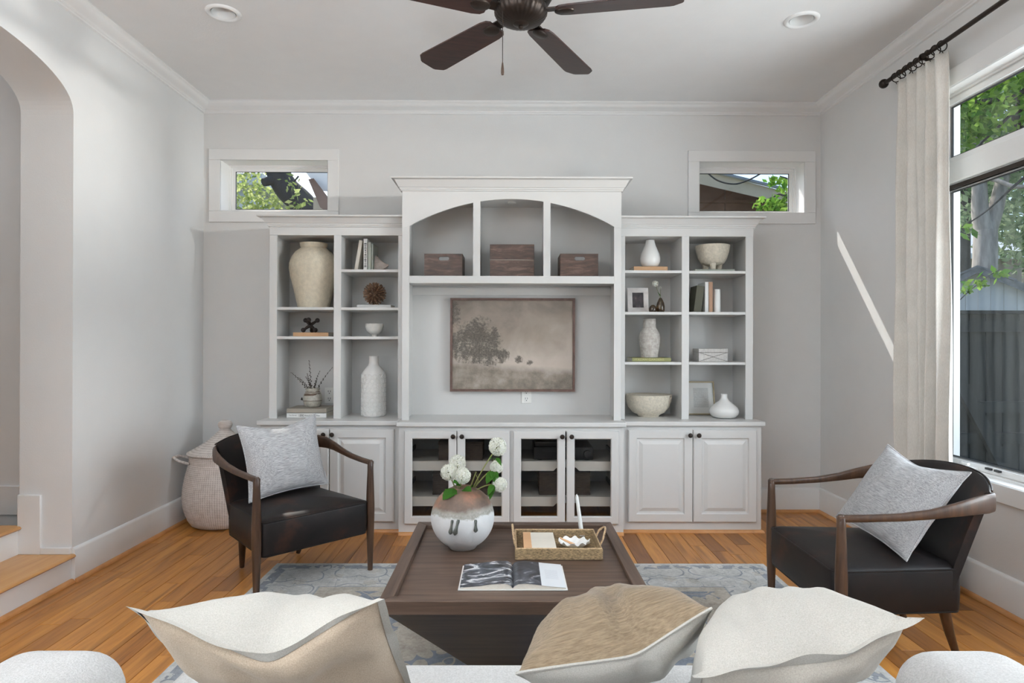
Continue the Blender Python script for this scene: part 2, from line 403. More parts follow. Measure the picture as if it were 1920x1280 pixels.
# baseboards and shoe moulding
bprof = [(0, 0), (0.016, 0), (0.016, 0.165), (0.012, 0.172), (0.006, 0.178), (0, 0.18)]
sprof = [(0.016, 0), (0.034, 0), (0.033, 0.008), (0.029, 0.015), (0.023, 0.019), (0.016, 0.02)]
BX = 1.665; CX = 0.015
def run(name, path, label):
    b = ob(name, mold(path, bprof), 'trim', kind='structure', label=label)
    ob('shoe_moulding', mold(path, sprof), 'shoe', b)
run('baseboard_left', [(XL, YB), (XL, AY1)], 'tall white baseboard along the arched wall')
run('baseboard_left_near', [(XL, AY0), (XL, YR)], 'tall white baseboard before the arch')
run('baseboard_right', [(XR, YR), (XR, YB), (CX + BX, YB)], 'tall white baseboard under the large window')
run('baseboard_back', [(CX - BX, YB), (XL, YB)], 'tall white baseboard in the basket corner')
ob('trim_1', mold([(XL, AY1 + 0.01), (XL, AY0 - 0.01)], [(-0.004, 0), (0.018, 0), (0.017, 0.008), (0.013, 0.015), (0.007, 0.019), (-0.004, 0.02)]), 'shoe', kind='structure', label='oak shoe moulding at the foot of the steps')
cprof = [(0, H), (0.078, H), (0.078, H - 0.007), (0.070, H - 0.011), (0.064, H - 0.024), (0.050, H - 0.040), (0.030, H - 0.050), (0.020, H - 0.056), (0.019, H - 0.062), (0.012, H - 0.066), (0.010, H - 0.074), (0, H - 0.078)]
ob('trim_2', mold([(XR, YR), (XR, YB), (XL, YB), (XL, YR)], cprof), 'trim', kind='structure', label='white crown moulding around the ceiling')

# ---- transom windows
def transom(n, x0, x1, label):
    w = thing('window_%d' % n, label, None, ((x0 + x1) / 2, YB, WZ0), kind='structure')
    W = 0.083
    for nm, (a, b, c_, d) in (('casing_head', (x0 - W, x1 + W, WZ1, WZ1 + W)), ('casing_sill', (x0 - W, x1 + W, WZ0 - W, WZ0)),
                              ('casing_side', (x0 - W, x0, WZ0, WZ1)), ('casing_side', (x1, x1 + W, WZ0, WZ1))):
        ob(nm, MB().box(a, b, YB - 0.016, YB, c_, d), 'trim', w, bevel=0.003)
    # stepped jamb: nested rectangles going outwards
    st_ = [(0.002, -0.010), (0.002, 0.125), (0.012, 0.125), (0.012, 0.138), (0.022, 0.138), (0.022, 0.150), (0.044, 0.150), (0.044, 0.172)]
    ob('window_frame', MB().rects(x0, x1, WZ0, WZ1, st_, cap=False, y=YB), 'trim', w, smooth=0)
    ob('pane', MB().box(x0 + 0.04, x1 - 0.04, YB + 0.160, YB + 0.164, WZ0 + 0.04, WZ1 - 0.04), 'glass', w, smooth=0)
    g = 0.044
    ob('gasket', MB().rects(x0 + g, x1 - g, WZ0 + g, WZ1 - g, [(0, 0.153), (0.004, 0.153), (0.004, 0.159), (0, 0.159), (0, 0.153)], cap=False, y=YB), 'slot', w, smooth=0)
transom(1, WX[0][0], WX[0][1], 'small white transom window above the bookcase beside the basket corner')
transom(2, WX[1][0], WX[1][1], 'small white transom window above the bookcase nearest the curtain')

# ---- large window in the right wall
w3 = thing('window_3', 'large white casement window with transom panes behind the curtain', None, (XR, 2.3, RZ0), kind='structure')
W = 0.092
for nm, (a, b, c_, d) in (('casing_head', (RY0 - W, RY1 + W, RZ1, RZ1 + W)), ('casing_apron', (RY0 - W, RY1 + W, RZ0 - 0.085, RZ0)),
                          ('casing_side', (RY0 - W, RY0, RZ0, RZ1)), ('casing_side', (RY1, RY1 + W, RZ0, RZ1))):
    ob(nm, MB().box(XR - 0.018, XR, a, b, c_, d), 'trim', w3, bevel=0.003)
def yrects(y0, y1, z0, z1, steps, cap=False):
    rings = [[(XR + d, y0 + a, z0 + a), (XR + d, y1 - a, z0 + a), (XR + d, y1 - a, z1 - a), (XR + d, y0 + a, z1 - a)] for a, d in steps]
    return MB().loft(rings, True, cap, cap)
ob('jamb', yrects(RY0, RY1, RZ0, RZ1, [(0.002, -0.01), (0.002, 0.06), (0.014, 0.06), (0.014, 0.075), (0.024, 0.075), (0.024, 0.16)]), 'trim', w3, smooth=0)
ob('transom_bar', MB().box(XR + 0.05, XR + 0.15, RY0, RY1, 2.125, 2.24), 'trim', w3, bevel=0.006)
YM = 2.33
ob('mullion', MB().box(XR + 0.05, XR + 0.15, YM - 0.05, YM + 0.05, RZ0, RZ1), 'trim', w3, bevel=0.006)
for ya, yb in ((RY0 + 0.02, YM - 0.05), (YM + 0.05, RY1 - 0.02)):
    for za, zb, nm in ((RZ0 + 0.018, 2.125, 'casement_sash'), (2.24, RZ1 - 0.02, 'transom_sash')):
        s_ = ob(nm, yrects(ya, yb, za, zb, [(0, 0.07), (0, 0.108), (0.034, 0.108), (0.034, 0.098), (0.03, 0.09), (0.03, 0.07), (0, 0.07)]), 'trim', w3, smooth=0)
        ob('pane', MB().box(XR + 0.100, XR + 0.104, ya + 0.03, yb - 0.03, za + 0.03, zb - 0.03), 'glass', s_, smooth=0)
        ob('gasket', yrects(ya + 0.036, yb - 0.036, za + 0.036, zb - 0.036, [(0, 0.088), (0.005, 0.088), (0.005, 0.098), (0, 0.098), (0, 0.088)]), 'slot', s_, smooth=0)
ob('screen_rail', MB().box(XR + 0.062, XR + 0.085, YM + 0.06, RY1 - 0.03, 2.095, 2.118), 'bronze', w3)
p = at(1812, 874, x=XR + 0.045)
cr = MB().box(XR + 0.02, XR + 0.07, p.y - 0.05, p.y + 0.045, RZ0 + 0.012, RZ0 + 0.03)
cr.tube([(XR + 0.04, p.y + 0.02, RZ0 + 0.03), (XR + 0.02, p.y - 0.0, RZ0 + 0.045), (XR + 0.012, p.y - 0.06, RZ0 + 0.05)], [0.012, 0.009, 0.007])
ob('crank_handle', cr, 'trim', w3, label='white window crank handle on the sill')
for px_ in (1856, 1873):
    q = at(px_, 876, x=XR + 0.07)
    ob('latch_slot', MB().box(XR + 0.058, XR + 0.07, q.y - 0.018, q.y + 0.018, RZ0 + 0.035, RZ0 + 0.045), 'slot', w3)

# ---- recessed ceiling lights
def canlight(px, py, label):
    c_ = at(px, py, z=H)
    t = thing('recessed_light', label, 'ceiling light', (c_.x, c_.y, H), 'recessed ceiling lights')
    ob('trim_ring', MB().lathe([(0.062, 0.03), (0.064, -0.002), (0.072, -0.010), (0.082, -0.011), (0.090, -0.006), (0.092, 0.0)], (c_.x, c_.y, H), 40, cap=False), 'trim', t)
    cone = MB().lathe([(0.062, -0.004), (0.060, 0.02), (0.052, 0.07), (0.05, 0.09), (0.0001, 0.09)], (c_.x, c_.y, H), 32, cap=False)
    ob('housing', cone, 'trim', t)
    ob('bulb', MB().lathe([(0.0001, 0.050), (0.018, 0.051), (0.030, 0.056), (0.034, 0.064), (0.028, 0.089)], (c_.x, c_.y, H), 24), 'plate', t)
# openings for the cans
ceil = bpy.data.objects['ceiling']
cut = MB()
for px_, py_ in ((419, 24), (1503, 37)):
    c_ = at(px_, py_, z=H); cut.lathe([(0.064, -0.05), (0.064, 0.095)], (c_.x, c_.y, H), 32)
cm = cut.mesh('cutter', 0); co = bpy.data.objects.new('cutter', cm)
COL.objects.link(co)
bo = ceil.modifiers.new('holes', 'BOOLEAN'); bo.object = co; bo.operation = 'DIFFERENCE'; bo.solver = 'EXACT'
dg = bpy.context.evaluated_depsgraph_get(); nm_ = bpy.data.meshes.new_from_object(ceil.evaluated_get(dg))
ceil.modifiers.clear(); ceil.data = nm_; bpy.data.objects.remove(co)
canlight(419, 24, 'white recessed ceiling light on the arch side of the fan')
canlight(1503, 37, 'white recessed ceiling light on the curtain side of the fan')
# ------------------------------------------------------------------ built-in cabinets
CT = 0.74                                    # worktop height
YS, YC = 4.16, 4.10                          # face of the side and middle base cabinets
US, UC = 4.26, 4.18                          # face of the side and middle upper units
BK = 4.60                                    # back panels of the side units
BKC = 4.52
def knob(parent, x, y, z):
    k = MB().lathe([(0.006, 0), (0.006, 0.012), (0.009, 0.016), (0.0145, 0.021), (0.0155, 0.026), (0.012, 0.031), (0.0001, 0.033)], (0, 0, 0), 20)
    k.xform(Matrix.Translation((x, y, z)) @ Matrix.Rotation(PI / 2, 4, 'X'))
    ob('knob', k, 'bronze', parent, label='dark bronze round knob')
def solid_door(parent, x0, x1, z0, z1, yf, kx):
    d = ob('door', MB().rects(x0, x1, z0, z1, [(0, 0.022), (0, 0.005), (0.006, 0.0), (0.054, 0.0), (0.060, 0.010), (0.066, 0.011), (0.072, 0.011), (0.094, 0.002), (0.096, 0.0015)], y=yf), 'cab', parent, smooth=0)
    knob(d, kx, yf, z1 - 0.033)
def glass_door(parent, x0, x1, z0, z1, yf, kx):
    d = ob('door', MB().loft([[(x0 + a, yf + e, z0 + a), (x1 - a, yf + e, z0 + a), (x1 - a, yf + e, z1 - a), (x0 + a, yf + e, z1 - a)]
            for a, e in [(0, 0.022), (0, 0.005), (0.005, 0.0), (0.046, 0.0), (0.052, 0.006), (0.052, 0.022)]], True, loop=True), 'cab', parent, smooth=0)
    ob('pane', MB().box(x0 + 0.050, x1 - 0.050, yf + 0.013, yf + 0.017, z0 + 0.050, z1 - 0.050), 'cabglass', d, smooth=0)
    knob(d, kx, yf, z1 - 0.033)
DZ0, DZ1 = 0.073, 0.684
def side_base(sgn, label):
    xi, xo = CX + sgn * 0.737, CX + sgn * BX
    x0, x1 = min(xi, xo), max(xi, xo)
    t = thing('base_cabinet', label, 'cabinet', ((x0 + x1) / 2, YS, 0))
    ob('body', MB().box(x0, x1, YS, YB - 0.002, 0.0, CT - 0.031), 'cab', t, bevel=0.003)
    e = [CX + sgn * v for v in (0.775, 1.201, 1.206, 1.628)]
    a0, a1 = sorted(e[:2]); b0, b1 = sorted(e[2:])
    solid_door(t, a0, a1, DZ0, DZ1, YS - 0.0225, e[1] - sgn * 0.022)
    solid_door(t, b0, b1, DZ0, DZ1, YS - 0.0225, e[2] + sgn * 0.030)
    pth = [(xo, YB - 0.04), (xo, YS), (xi, YS)] if sgn > 0 else [(xi, YS), (xo, YS), (xo, YB - 0.04)]
    pr = [(0.001, 0), (0.018, 0), (0.017, 0.008), (0.012, 0.015), (0.006, 0.019), (0.001, 0.02)]
    ob('shoe_moulding', mold(pth, pr), 'shoe', t)
    c_ = MB()
    xe = CX + sgn * 1.682; x0c, x1c = min(CX + sgn * 0.751, xe), max(CX + sgn * 0.751, xe)
    c_.box(x0c, x1c, YS - 0.03, YB - 0.002, CT - 0.03, CT)
    ob('countertop', c_, 'cab', None, 'white painted worktop under the bookcase ' + ('nearest the curtain' if sgn > 0 else 'beside the basket'), 'countertop', bevel=0.005, origin=((x0c + x1c) / 2, YS, CT - 0.03))
side_base(-1, 'white base cabinet with two raised panel doors behind the angled armchair')
side_base(1, 'white base cabinet with two raised panel doors on the curtain side')
# middle base with glass doors and pull-out trays
x0, x1 = CX - 0.736, CX + 0.736
mb_ = thing('media_cabinet', 'white low cabinet with four glass doors below the picture', 'cabinet', (CX, YC, 0))
ob('side_panel', MB().box(x0, x0 + 0.02, YC, YB - 0.002, 0, CT - 0.031), 'cab', mb_)
ob('side_panel', MB().box(x1 - 0.02, x1, YC, YB - 0.002, 0, CT - 0.031), 'cab', mb_)
ob('partition', MB().box(CX - 0.012, CX + 0.012, YC + 0.018, YB - 0.02, 0.06, CT - 0.031), 'cab', mb_)
ob('back_panel', MB().box(x0 + 0.02, x1 - 0.02, YB - 0.02, YB - 0.002, 0.0, CT - 0.031), 'cab', mb_)
ob('bottom_panel', MB().box(x0 + 0.02, x1 - 0.02, YC + 0.018, YB - 0.02, 0.05, 0.07), 'floor', mb_)
ff = MB().box(x0, x0 + 0.052, YC - 0.001, YC + 0.018, 0, CT - 0.031).box(x1 - 0.052, x1, YC - 0.001, YC + 0.018, 0, CT - 0.031)
ff.box(CX - 0.03, CX + 0.03, YC - 0.001, YC + 0.018, 0.09, CT - 0.066).box(x0 + 0.052, x1 - 0.052, YC - 0.001, YC + 0.018, 0, 0.09).box(x0 + 0.052, x1 - 0.052, YC - 0.001, YC + 0.018, CT - 0.066, CT - 0.031)
ob('face_frame', ff, 'cab', mb_)
pr = [(0.001, 0), (0.018, 0), (0.017, 0.008), (0.012, 0.015), (0.006, 0.019), (0.001, 0.02)]
ob('shoe_moulding', mold([(x1, YC), (x0, YC)], pr), 'shoe', mb_)
for a, b, k in ((-0.698, -0.358, -0.378), (-0.353, -0.012, -0.321), (0.012, 0.351, 0.330), (0.361, 0.701, 0.391)):
    glass_door(mb_, CX + a, CX + b, 0.076, 0.683, YC - 0.024, CX + k)
for sg in (-1, 1):
    xa, xb = (x0 + 0.03, CX - 0.02) if sg < 0 else (CX + 0.02, x1 - 0.03)
    xm = (xa + xb) / 2
    for zt in (0.478, 0.245):
        pts = [(xa, zt), (xb, zt), (xb, zt - 0.062), (xm + 0.085, zt - 0.062), (xm + 0.062, zt - 0.040), (xm - 0.062, zt - 0.040), (xm - 0.085, zt - 0.062), (xa, zt - 0.062)]
        tr = ob('pull_out_tray', MB().loft([[(p[0], YC + 0.022, p[1]) for p in pts], [(p[0], YC + 0.04, p[1]) for p in pts]], True, True, True), 'cab', mb_, smooth=0)
        ob('tray_panel', MB().box(xa, xb, YC + 0.04, YB - 0.05, zt - 0.022, zt - 0.008), 'cab', tr)
        for xr in (xa - 0.006, xb - 0.006):
            ob('slide_rail', MB().add([(xr, YC + 0.06, zt + 0.002), (xr + 0.012, YC + 0.06, zt + 0.002), (xr + 0.012, YB - 0.06, zt + 0.002), (xr, YB - 0.06, zt + 0.002),
               (xr, YC + 0.06, zt + 0.03), (xr + 0.012, YC + 0.06, zt + 0.03), (xr + 0.012, YB - 0.06, zt + 0.03), (xr, YB - 0.06, zt + 0.03)],
               [(0, 3, 2, 1), (4, 5, 6, 7), (0, 1, 5, 4), (1, 2, 6, 5), (2, 3, 7, 6), (3, 0, 4, 7)]), 'black', tr)
ob('countertop', MB().box(CX - 0.750, CX + 0.750, YC - 0.03, YB - 0.002, CT - 0.03, CT), 'cab', None, 'white painted worktop below the framed picture', 'countertop', bevel=0.005, origin=(CX, YC, CT - 0.03))

def cab_crown(x0, x1, yf, yb, z0, z1, left=True, right=True):
    h = z1 - z0
    pr = [(0, z0), (0.009, z0), (0.010, z0 + 0.008), (0.015, z0 + 0.012), (0.016, z0 + 0.020), (0.022, z0 + 0.023), (0.026, z0 + 0.032), (0.044, z0 + h - 0.016), (0.058, z0 + h - 0.010), (0.064, z0 + h - 0.010), (0.066, z1), (0, z1)]
    pth = []
    if right: pth.append((x1, yb))
    pth += [(x1, yf), (x0, yf)]
    if left: pth.append((x0, yb))
    return mold(pth, pr)
# side bookcases
Z_TOP, Z_OPEN = 2.045, 1.986
def bookcase(sgn, label, shelves_o, shelves_i):
    X = lambda v: CX + sgn * v
    def bx(a, b, y0, y1, z0, z1):
        a, b = sorted((X(a), X(b))); return MB().box(a, b, y0, y1, z0, z1)
    t = thing('bookcase', label, 'bookcase', (X(1.19), US, CT))
    ob('side_panel', bx(1.647, 1.630, US + 0.018, YB - 0.002, CT, Z_TOP), 'cab', t)
    ob('side_panel', bx(0.756, 0.737, US + 0.018, YB - 0.002, CT, Z_TOP), 'cab', t)
    ob('divider', bx(1.200, 1.170, US + 0.018, BK, CT, Z_OPEN + 0.02), 'cab', t)
    ob('back_panel', bx(1.630, 0.756, BK, BK + 0.012, CT, Z_TOP), 'cab', t)
    ob('top_panel', bx(1.630, 0.756, US + 0.018, YB - 0.002, Z_OPEN + 0.004, Z_TOP), 'cab', t)
    for a, b in ((1.647, 1.596), (1.21, 1.16), (0.773, 0.7335)):
        ob('stile', bx(a, b, US, US + 0.018, CT, Z_OPEN), 'cab', t, bevel=0.0015)
    ob('top_rail', bx(1.647, 0.7335, US, US + 0.018, Z_OPEN, Z_TOP + 0.01), 'cab', t, bevel=0.0015)
    a, b = sorted((X(1.647), X(0.7335)))
    ob('crown', cab_crown(a, b, US, YB - 0.002, Z_TOP - 0.002, 2.113, sgn < 0, sgn > 0), 'cab', t, smooth=25)
    for z in shelves_o: ob('shelf', bx(1.629, 1.201, US + 0.004, BK, z - 0.019, z), 'cab', t, bevel=0.0015)
    for z in shelves_i: ob('shelf', bx(1.169, 0.757, US + 0.004, BK, z - 0.019, z), 'cab', t, bevel=0.0015)
zy = lambda px, py: at(px, py, y=US).z
LO = [zy(573, 575.5), zy(573, 630.4)]; LI = [zy(693, 504.7), zy(693, 576), zy(693, 630.6)]
RI = [zy(1226, 506.4), zy(1226, 584.4), zy(1226, 678.5)]; RO = [zy(1346, 507.5), zy(1346, 584.6), zy(1346, 678.7)]
bookcase(-1, 'white open bookcase holding the large beige urn', LO, LI)
bookcase(1, 'white open bookcase holding the footed rough bowl', RO, RI)
# middle upper unit with the arched header
t = thing('media_hutch', 'tall white hutch with arched cubbies above the framed picture', 'cabinet', (CX, UC, CT))
HW = 0.7325; ZT = 2.272; ZS1, ZS0 = 1.704, 1.655
for s_ in (-1, 1):
    a, b = sorted((CX + s_ * HW, CX + s_ * (HW - 0.018)))
    ob('side_panel', MB().box(a, b, UC + 0.018, YB - 0.002, CT, ZT), 'cab', t)
    a, b = sorted((CX + s_ * HW, CX + s_ * 0.684))
    ob('stile', MB().box(a, b, UC, UC + 0.018, CT, 2.03), 'cab', t, bevel=0.0015)
    a, b = sorted((CX + s_ * 0.2585, CX + s_ * 0.211))
    ob('stile', MB().box(a, b, UC + 0.0006, UC + 0.0174, ZS1, 2.225), 'cab', t)
    a, b = sorted((CX + s_ * 0.250, CX + s_ * 0.220))
    ob('divider', MB().box(a, b, UC + 0.018, BKC, ZS1, 2.23), 'cab', t)
ob('back_panel', MB().box(CX - HW + 0.018, CX + HW - 0.018, BKC, BKC + 0.012, CT, ZT), 'cab', t)
ob('top_panel', MB().box(CX - HW + 0.018, CX + HW - 0.018, UC + 0.018, YB - 0.002, 2.235, ZT), 'cab', t)
ob('shelf', MB().box(CX - 0.714, CX + 0.714, UC + 0.004, BKC, ZS0 + 0.012, ZS1), 'cab', t)
ob('shelf_rail', MB().box(CX - 0.684, CX + 0.684, UC, UC + 0.018, ZS0, ZS1 + 0.001), 'cab', t, bevel=0.0015)
hd = MB(); N = 36
low = []
for i in range(N + 1):
    u = -0.684 + 1.368 * i / N
    low.append((CX + u, 2.036 + (2.219 - 2.036) * (1 - (u / 0.684) ** 2) ** 0.96))
r0 = [(p[0], UC, p[1]) for p in low]; r1 = [(p[0], UC, ZT + 0.004) for p in low]; r2 = [(p[0], UC + 0.018, ZT + 0.004) for p in low]; r3 = [(p[0], UC + 0.018, p[1]) for p in low]
hd.loft([r0, r1, r2, r3], False, loop=True)
hd.box(CX - HW, CX - 0.684, UC, UC + 0.018, 2.03, ZT + 0.004).box(CX + 0.684, CX + HW, UC, UC + 0.018, 2.03, ZT + 0.004)
ob('arched_header', hd, 'cab', t, smooth=30)
ob('crown', cab_crown(CX - HW, CX + HW, UC, YB - 0.002, ZT - 0.002, 2.352), 'cab', t, smooth=25)
q = at(960, 381, z=2.232)
ob('puck_light', MB().lathe([(0.03, 2.236), (0.03, 2.230), (0.024, 2.229), (0.0001, 2.231)], (CX, 4.36, 0), 20), 'plate', t)
ob('soffit_strip', MB().box(CX - 0.714, CX + 0.714, BKC - 0.02, BKC, 1.60, 1.655), 'cab', t)

# ---- the framed picture in the niche
def art_mat():
    m, n, l, b = newmat('sepia_landscape_print')
    tc = n.new('ShaderNodeTexCoord'); sp = n.new('ShaderNodeSeparateXYZ'); l.new(tc.outputs['Generated'], sp.inputs[0])
    X, Z = sp.outputs[0], sp.outputs[2]
    v = tcoord(n, l, 'Generated', (1.33, 1, 1))
    sk = noise_tex(n, l, v, 2.6, 5, 0.55, 0.4)
    # sky: dark top, light glow low right
    g = math_n(n, l, 'SUBTRACT', 1.15, Z); g = math_n(n, l, 'MULTIPLY', g, 0.75)
    g = math_n(n, l, 'ADD', g, math_n(n, l, 'MULTIPLY', X, 0.12))
    g = math_n(n, l, 'ADD', g, math_n(n, l, 'MULTIPLY', math_n(n, l, 'SUBTRACT', sk, 0.5), 0.75))
    skyc = ramp(n, l, g, [(0.12, (0.13, 0.102, 0.08)), (0.45, (0.30, 0.245, 0.20)), (0.75, (0.50, 0.425, 0.365))])
    # ground below a falling horizon
    hz = math_n(n, l, 'SUBTRACT', 0.335, math_n(n, l, 'MULTIPLY', X, 0.09))
    hz = math_n(n, l, 'ADD', hz, math_n(n, l, 'MULTIPLY', math_n(n, l, 'SUBTRACT', noise_tex(n, l, v, 9, 3), 0.5), 0.05))
    gm = math_n(n, l, 'MULTIPLY', math_n(n, l, 'SUBTRACT', hz, Z), 11, clamp=True)
    gn = noise_tex(n, l, v, 6.0, 6, 0.65)
    gx = math_n(n, l, 'ADD', gn, math_n(n, l, 'MULTIPLY', math_n(n, l, 'ABSOLUTE', math_n(n, l, 'SUBTRACT', Z, 0.16)), -0.5))
    grc = ramp(n, l, gx, [(0.25, (0.105, 0.083, 0.062)), (0.45, (0.225, 0.186, 0.148)), (0.65, (0.36, 0.305, 0.255))])
    c = mixc(n, l, gm, skyc, grc)
    # tree: blobs of noise inside soft ellipses
    def ell(cx, cz, rx, rz):
        a = math_n(n, l, 'POWER', math_n(n, l, 'ABSOLUTE', math_n(n, l, 'DIVIDE', math_n(n, l, 'SUBTRACT', X, cx), rx)), 2)
        b_ = math_n(n, l, 'POWER', math_n(n, l, 'ABSOLUTE', math_n(n, l, 'DIVIDE', math_n(n, l, 'SUBTRACT', Z, cz), rz)), 2)
        return math_n(n, l, 'SUBTRACT', 1.0, math_n(n, l, 'ADD', a, b_))
    e = ell(0.215, 0.565, 0.17, 0.23)
    for q_ in ((0.20, 0.40, 0.24, 0.10), (0.05, 0.50, 0.10, 0.16), (0.30, 0.50, 0.11, 0.24), (0.42, 0.375, 0.05, 0.08), (0.02, 0.82, 0.05, 0.14), (0.55, 0.335, 0.035, 0.04), (0.64, 0.30, 0.03, 0.03)):
        e = math_n(n, l, 'MAXIMUM', e, ell(*q_))
    tn = noise_tex(n, l, v, 34, 8, 0.8)
    tn2 = noise_tex(n, l, v, 9, 6, 0.7)
    k = math_n(n, l, 'ADD', math_n(n, l, 'MULTIPLY', e, 0.8), math_n(n, l, 'MULTIPLY', math_n(n, l, 'SUBTRACT', math_n(n, l, 'ADD', tn, tn2), 1.0), 3.6))
    k = math_n(n, l, 'MULTIPLY', math_n(n, l, 'SUBTRACT', k, -0.08), 1.6, clamp=True)
    k = math_n(n, l, 'MULTIPLY', k, math_n(n, l, 'GREATER_THAN', e, -0.35))
    k = math_n(n, l, 'MULTIPLY', k, 0.92)
    k = math_n(n, l, 'MULTIPLY', k, math_n(n, l, 'ADD', 0.25, math_n(n, l, 'MULTIPLY', noise_tex(n, l, v, 55, 4, 0.8), 1.3)), clamp=True)
    c = mixc(n, l, k, c, (0.045, 0.037, 0.026))
    l.new(c, b.inputs['Base Color']); b.inputs['Roughness'].default_value = 0.55
    return m
pa, pb = at(844, 558.3, y=4.47), at(1078, 734.2, y=4.47)
PX0, PX1, PZ1, PZ0 = pa.x, pb.x, pa.z, pb.z
t = thing('framed_picture', 'sepia landscape picture of a tree in a brown wooden frame', 'picture', ((PX0 + PX1) / 2, 4.51, PZ0))
M['frame'] = wood('picture_frame_wood', (0.06, 0.03, 0.02), (0.12, 0.065, 0.05), (0.18, 0.10, 0.08), (20, 20, 20), 0.45)
ob('frame', MB().loft([[(PX0 + a, 4.47 + e, PZ0 + a), (PX1 - a, 4.47 + e, PZ0 + a), (PX1 - a, 4.47 + e, PZ1 - a), (PX0 + a, 4.47 + e, PZ1 - a)]
        for a, e in [(0, 0.048), (0, 0.0), (0.009, 0.0), (0.009, 0.006), (0.016, 0.006), (0.016, 0.048)]], True, loop=True), 'frame', t, smooth=0)
ob('print', MB().box(PX0 + 0.012, PX1 - 0.012, 4.487, 4.516, PZ0 + 0.012, PZ1 - 0.012), art_mat(), t, smooth=0)
def outlet(px, py, yb, label):
    p = at(px, py, y=yb)
    t = thing('wall_outlet', label, 'outlet', (p.x, yb, p.z - 0.057))
    ob('cover_plate', MB().box(p.x - 0.035, p.x + 0.035, yb - 0.006, yb, p.z - 0.057, p.z + 0.057), 'plate', t, bevel=0.002)
    for dz in (-0.026, 0.026):
        s = ob('socket', MB().box(p.x - 0.017, p.x + 0.017, yb - 0.0075, yb - 0.004, p.z + dz - 0.019, p.z + dz + 0.019), 'plate', t, bevel=0.001)
        sl = MB().box(p.x - 0.009, p.x - 0.006, yb - 0.0082, yb - 0.007, p.z + dz - 0.002, p.z + dz + 0.011).box(p.x + 0.006, p.x + 0.009, yb - 0.0082, yb - 0.007, p.z + dz - 0.002, p.z + dz + 0.011).box(p.x - 0.003, p.x + 0.003, yb - 0.0082, yb - 0.007, p.z + dz - 0.013, p.z + dz - 0.007)
        ob('slot', sl, 'slot', s)
outlet(987, 741, BKC, 'white wall outlet just below the framed picture')
outlet(618, 741, BK, 'white wall outlet behind the jug of dried stems')
q = at(987, 775, z=CT)
ob('grommet', MB().lathe([(0.026, CT), (0.026, CT + 0.003), (0.02, CT + 0.004), (0.0001, CT + 0.004)], (q.x, q.y, 0), 20), 'slot', None, 'small dark cable grommet in the worktop below the picture', 'grommet', origin=(q.x, q.y, CT))

# ------------------------------------------------------------------ ceiling fan
fx, fy, fz = 0.045, 2.63, 2.645
t = thing('ceiling_fan', 'dark bronze ceiling fan with five brown wooden blades', 'ceiling fan', (fx, fy, H))
ob('canopy', MB().lathe([(0.0001, H), (0.075, H), (0.072, H - 0.03), (0.05, H - 0.06), (0.02, H - 0.07), (0.0001, H - 0.07)], (fx, fy, 0), 32), 'bronze', t)
ob('downrod', MB().lathe([(0.013, H - 0.06), (0.013, fz + 0.17)], (fx, fy, 0), 16), 'bronze', t)
ob('motor_housing', MB().lathe([(0.02, fz + 0.19), (0.05, fz + 0.18), (0.11, fz + 0.15), (0.135, fz + 0.11), (0.135, fz + 0.07), (0.12, fz + 0.045), (0.08, fz + 0.03)], (fx, fy, 0), 40), 'bronze', t)
ob('switch_bowl', MB().lathe([(0.085, fz + 0.040), (0.104, fz + 0.028), (0.110, fz + 0.008), (0.108, fz - 0.006), (0.096, fz - 0.024), (0.072, fz - 0.038), (0.045, fz - 0.044), (0.03, fz - 0.046)], (fx, fy, 0), 128,
    mod=lambda k, n, z: 1 + 0.030 * abs(math.sin(PI * k * 30 / n)) * (1 if z < fz + 0.04 else 0)), 'bronze', t, smooth=60)
ob('finial', MB().lathe([(0.0001, fz - 0.069), (0.006, fz - 0.066), (0.011, fz - 0.060), (0.009, fz - 0.054), (0.028, fz - 0.050), (0.033, fz - 0.046), (0.032, fz - 0.042)], (fx, fy, 0), 24), 'bronze', t)
for ang in (133, 61, -11, -83, -155):
    a = math.radians(ang)
    half = [(0.150, 0.040), (0.165, 0.055), (0.20, 0.062), (0.61, 0.076), (0.63, 0.073), (0.662, 0.045), (0.667, 0.034)]
    out = [(r, w) for r, w in half] + [(r, -w) for r, w in reversed(half)]
    rot = Matrix.Translation((fx, fy, fz - 0.003)) @ Matrix.Rotation(a, 4, 'Z') @ Matrix.Rotation(math.radians(11), 4, 'X')
    bl = MB().loft([[(r, w, -0.004) for r, w in out], [(r, w, 0.004) for r, w in out]], True, True, True).xform(rot)
    b_ = ob('blade', bl, 'fanblade', t, bevel=0.0015, smooth=0)
    irn = MB().box(0.09, 0.20, -0.022, 0.022, 0.004, 0.010)
    irn.lathe([(0.0001, -0.013), (0.026, -0.012), (0.031, -0.008), (0.032, -0.003), (0.0001, -0.003)], (0.185, 0, 0), 24, sx=1.35)
    irn.xform(rot); ob('blade_iron', irn, 'bronze', b_)
cx_ = at(942.5, 30, y=fy - 0.07)
ch = MB().tube([(cx_.x, fy - 0.075, fz - 0.03), (cx_.x, fy - 0.075, 2.405)], 0.0016, 6)
ob('pull_chain', ch, 'bronze', t)
ob('pull_knob', MB().lathe([(0.0001, 2.352), (0.005, 2.353), (0.0065, 2.362), (0.006, 2.378), (0.003, 2.402), (0.0001, 2.408)], (cx_.x, fy - 0.075, 0), 12), 'walnut', t)

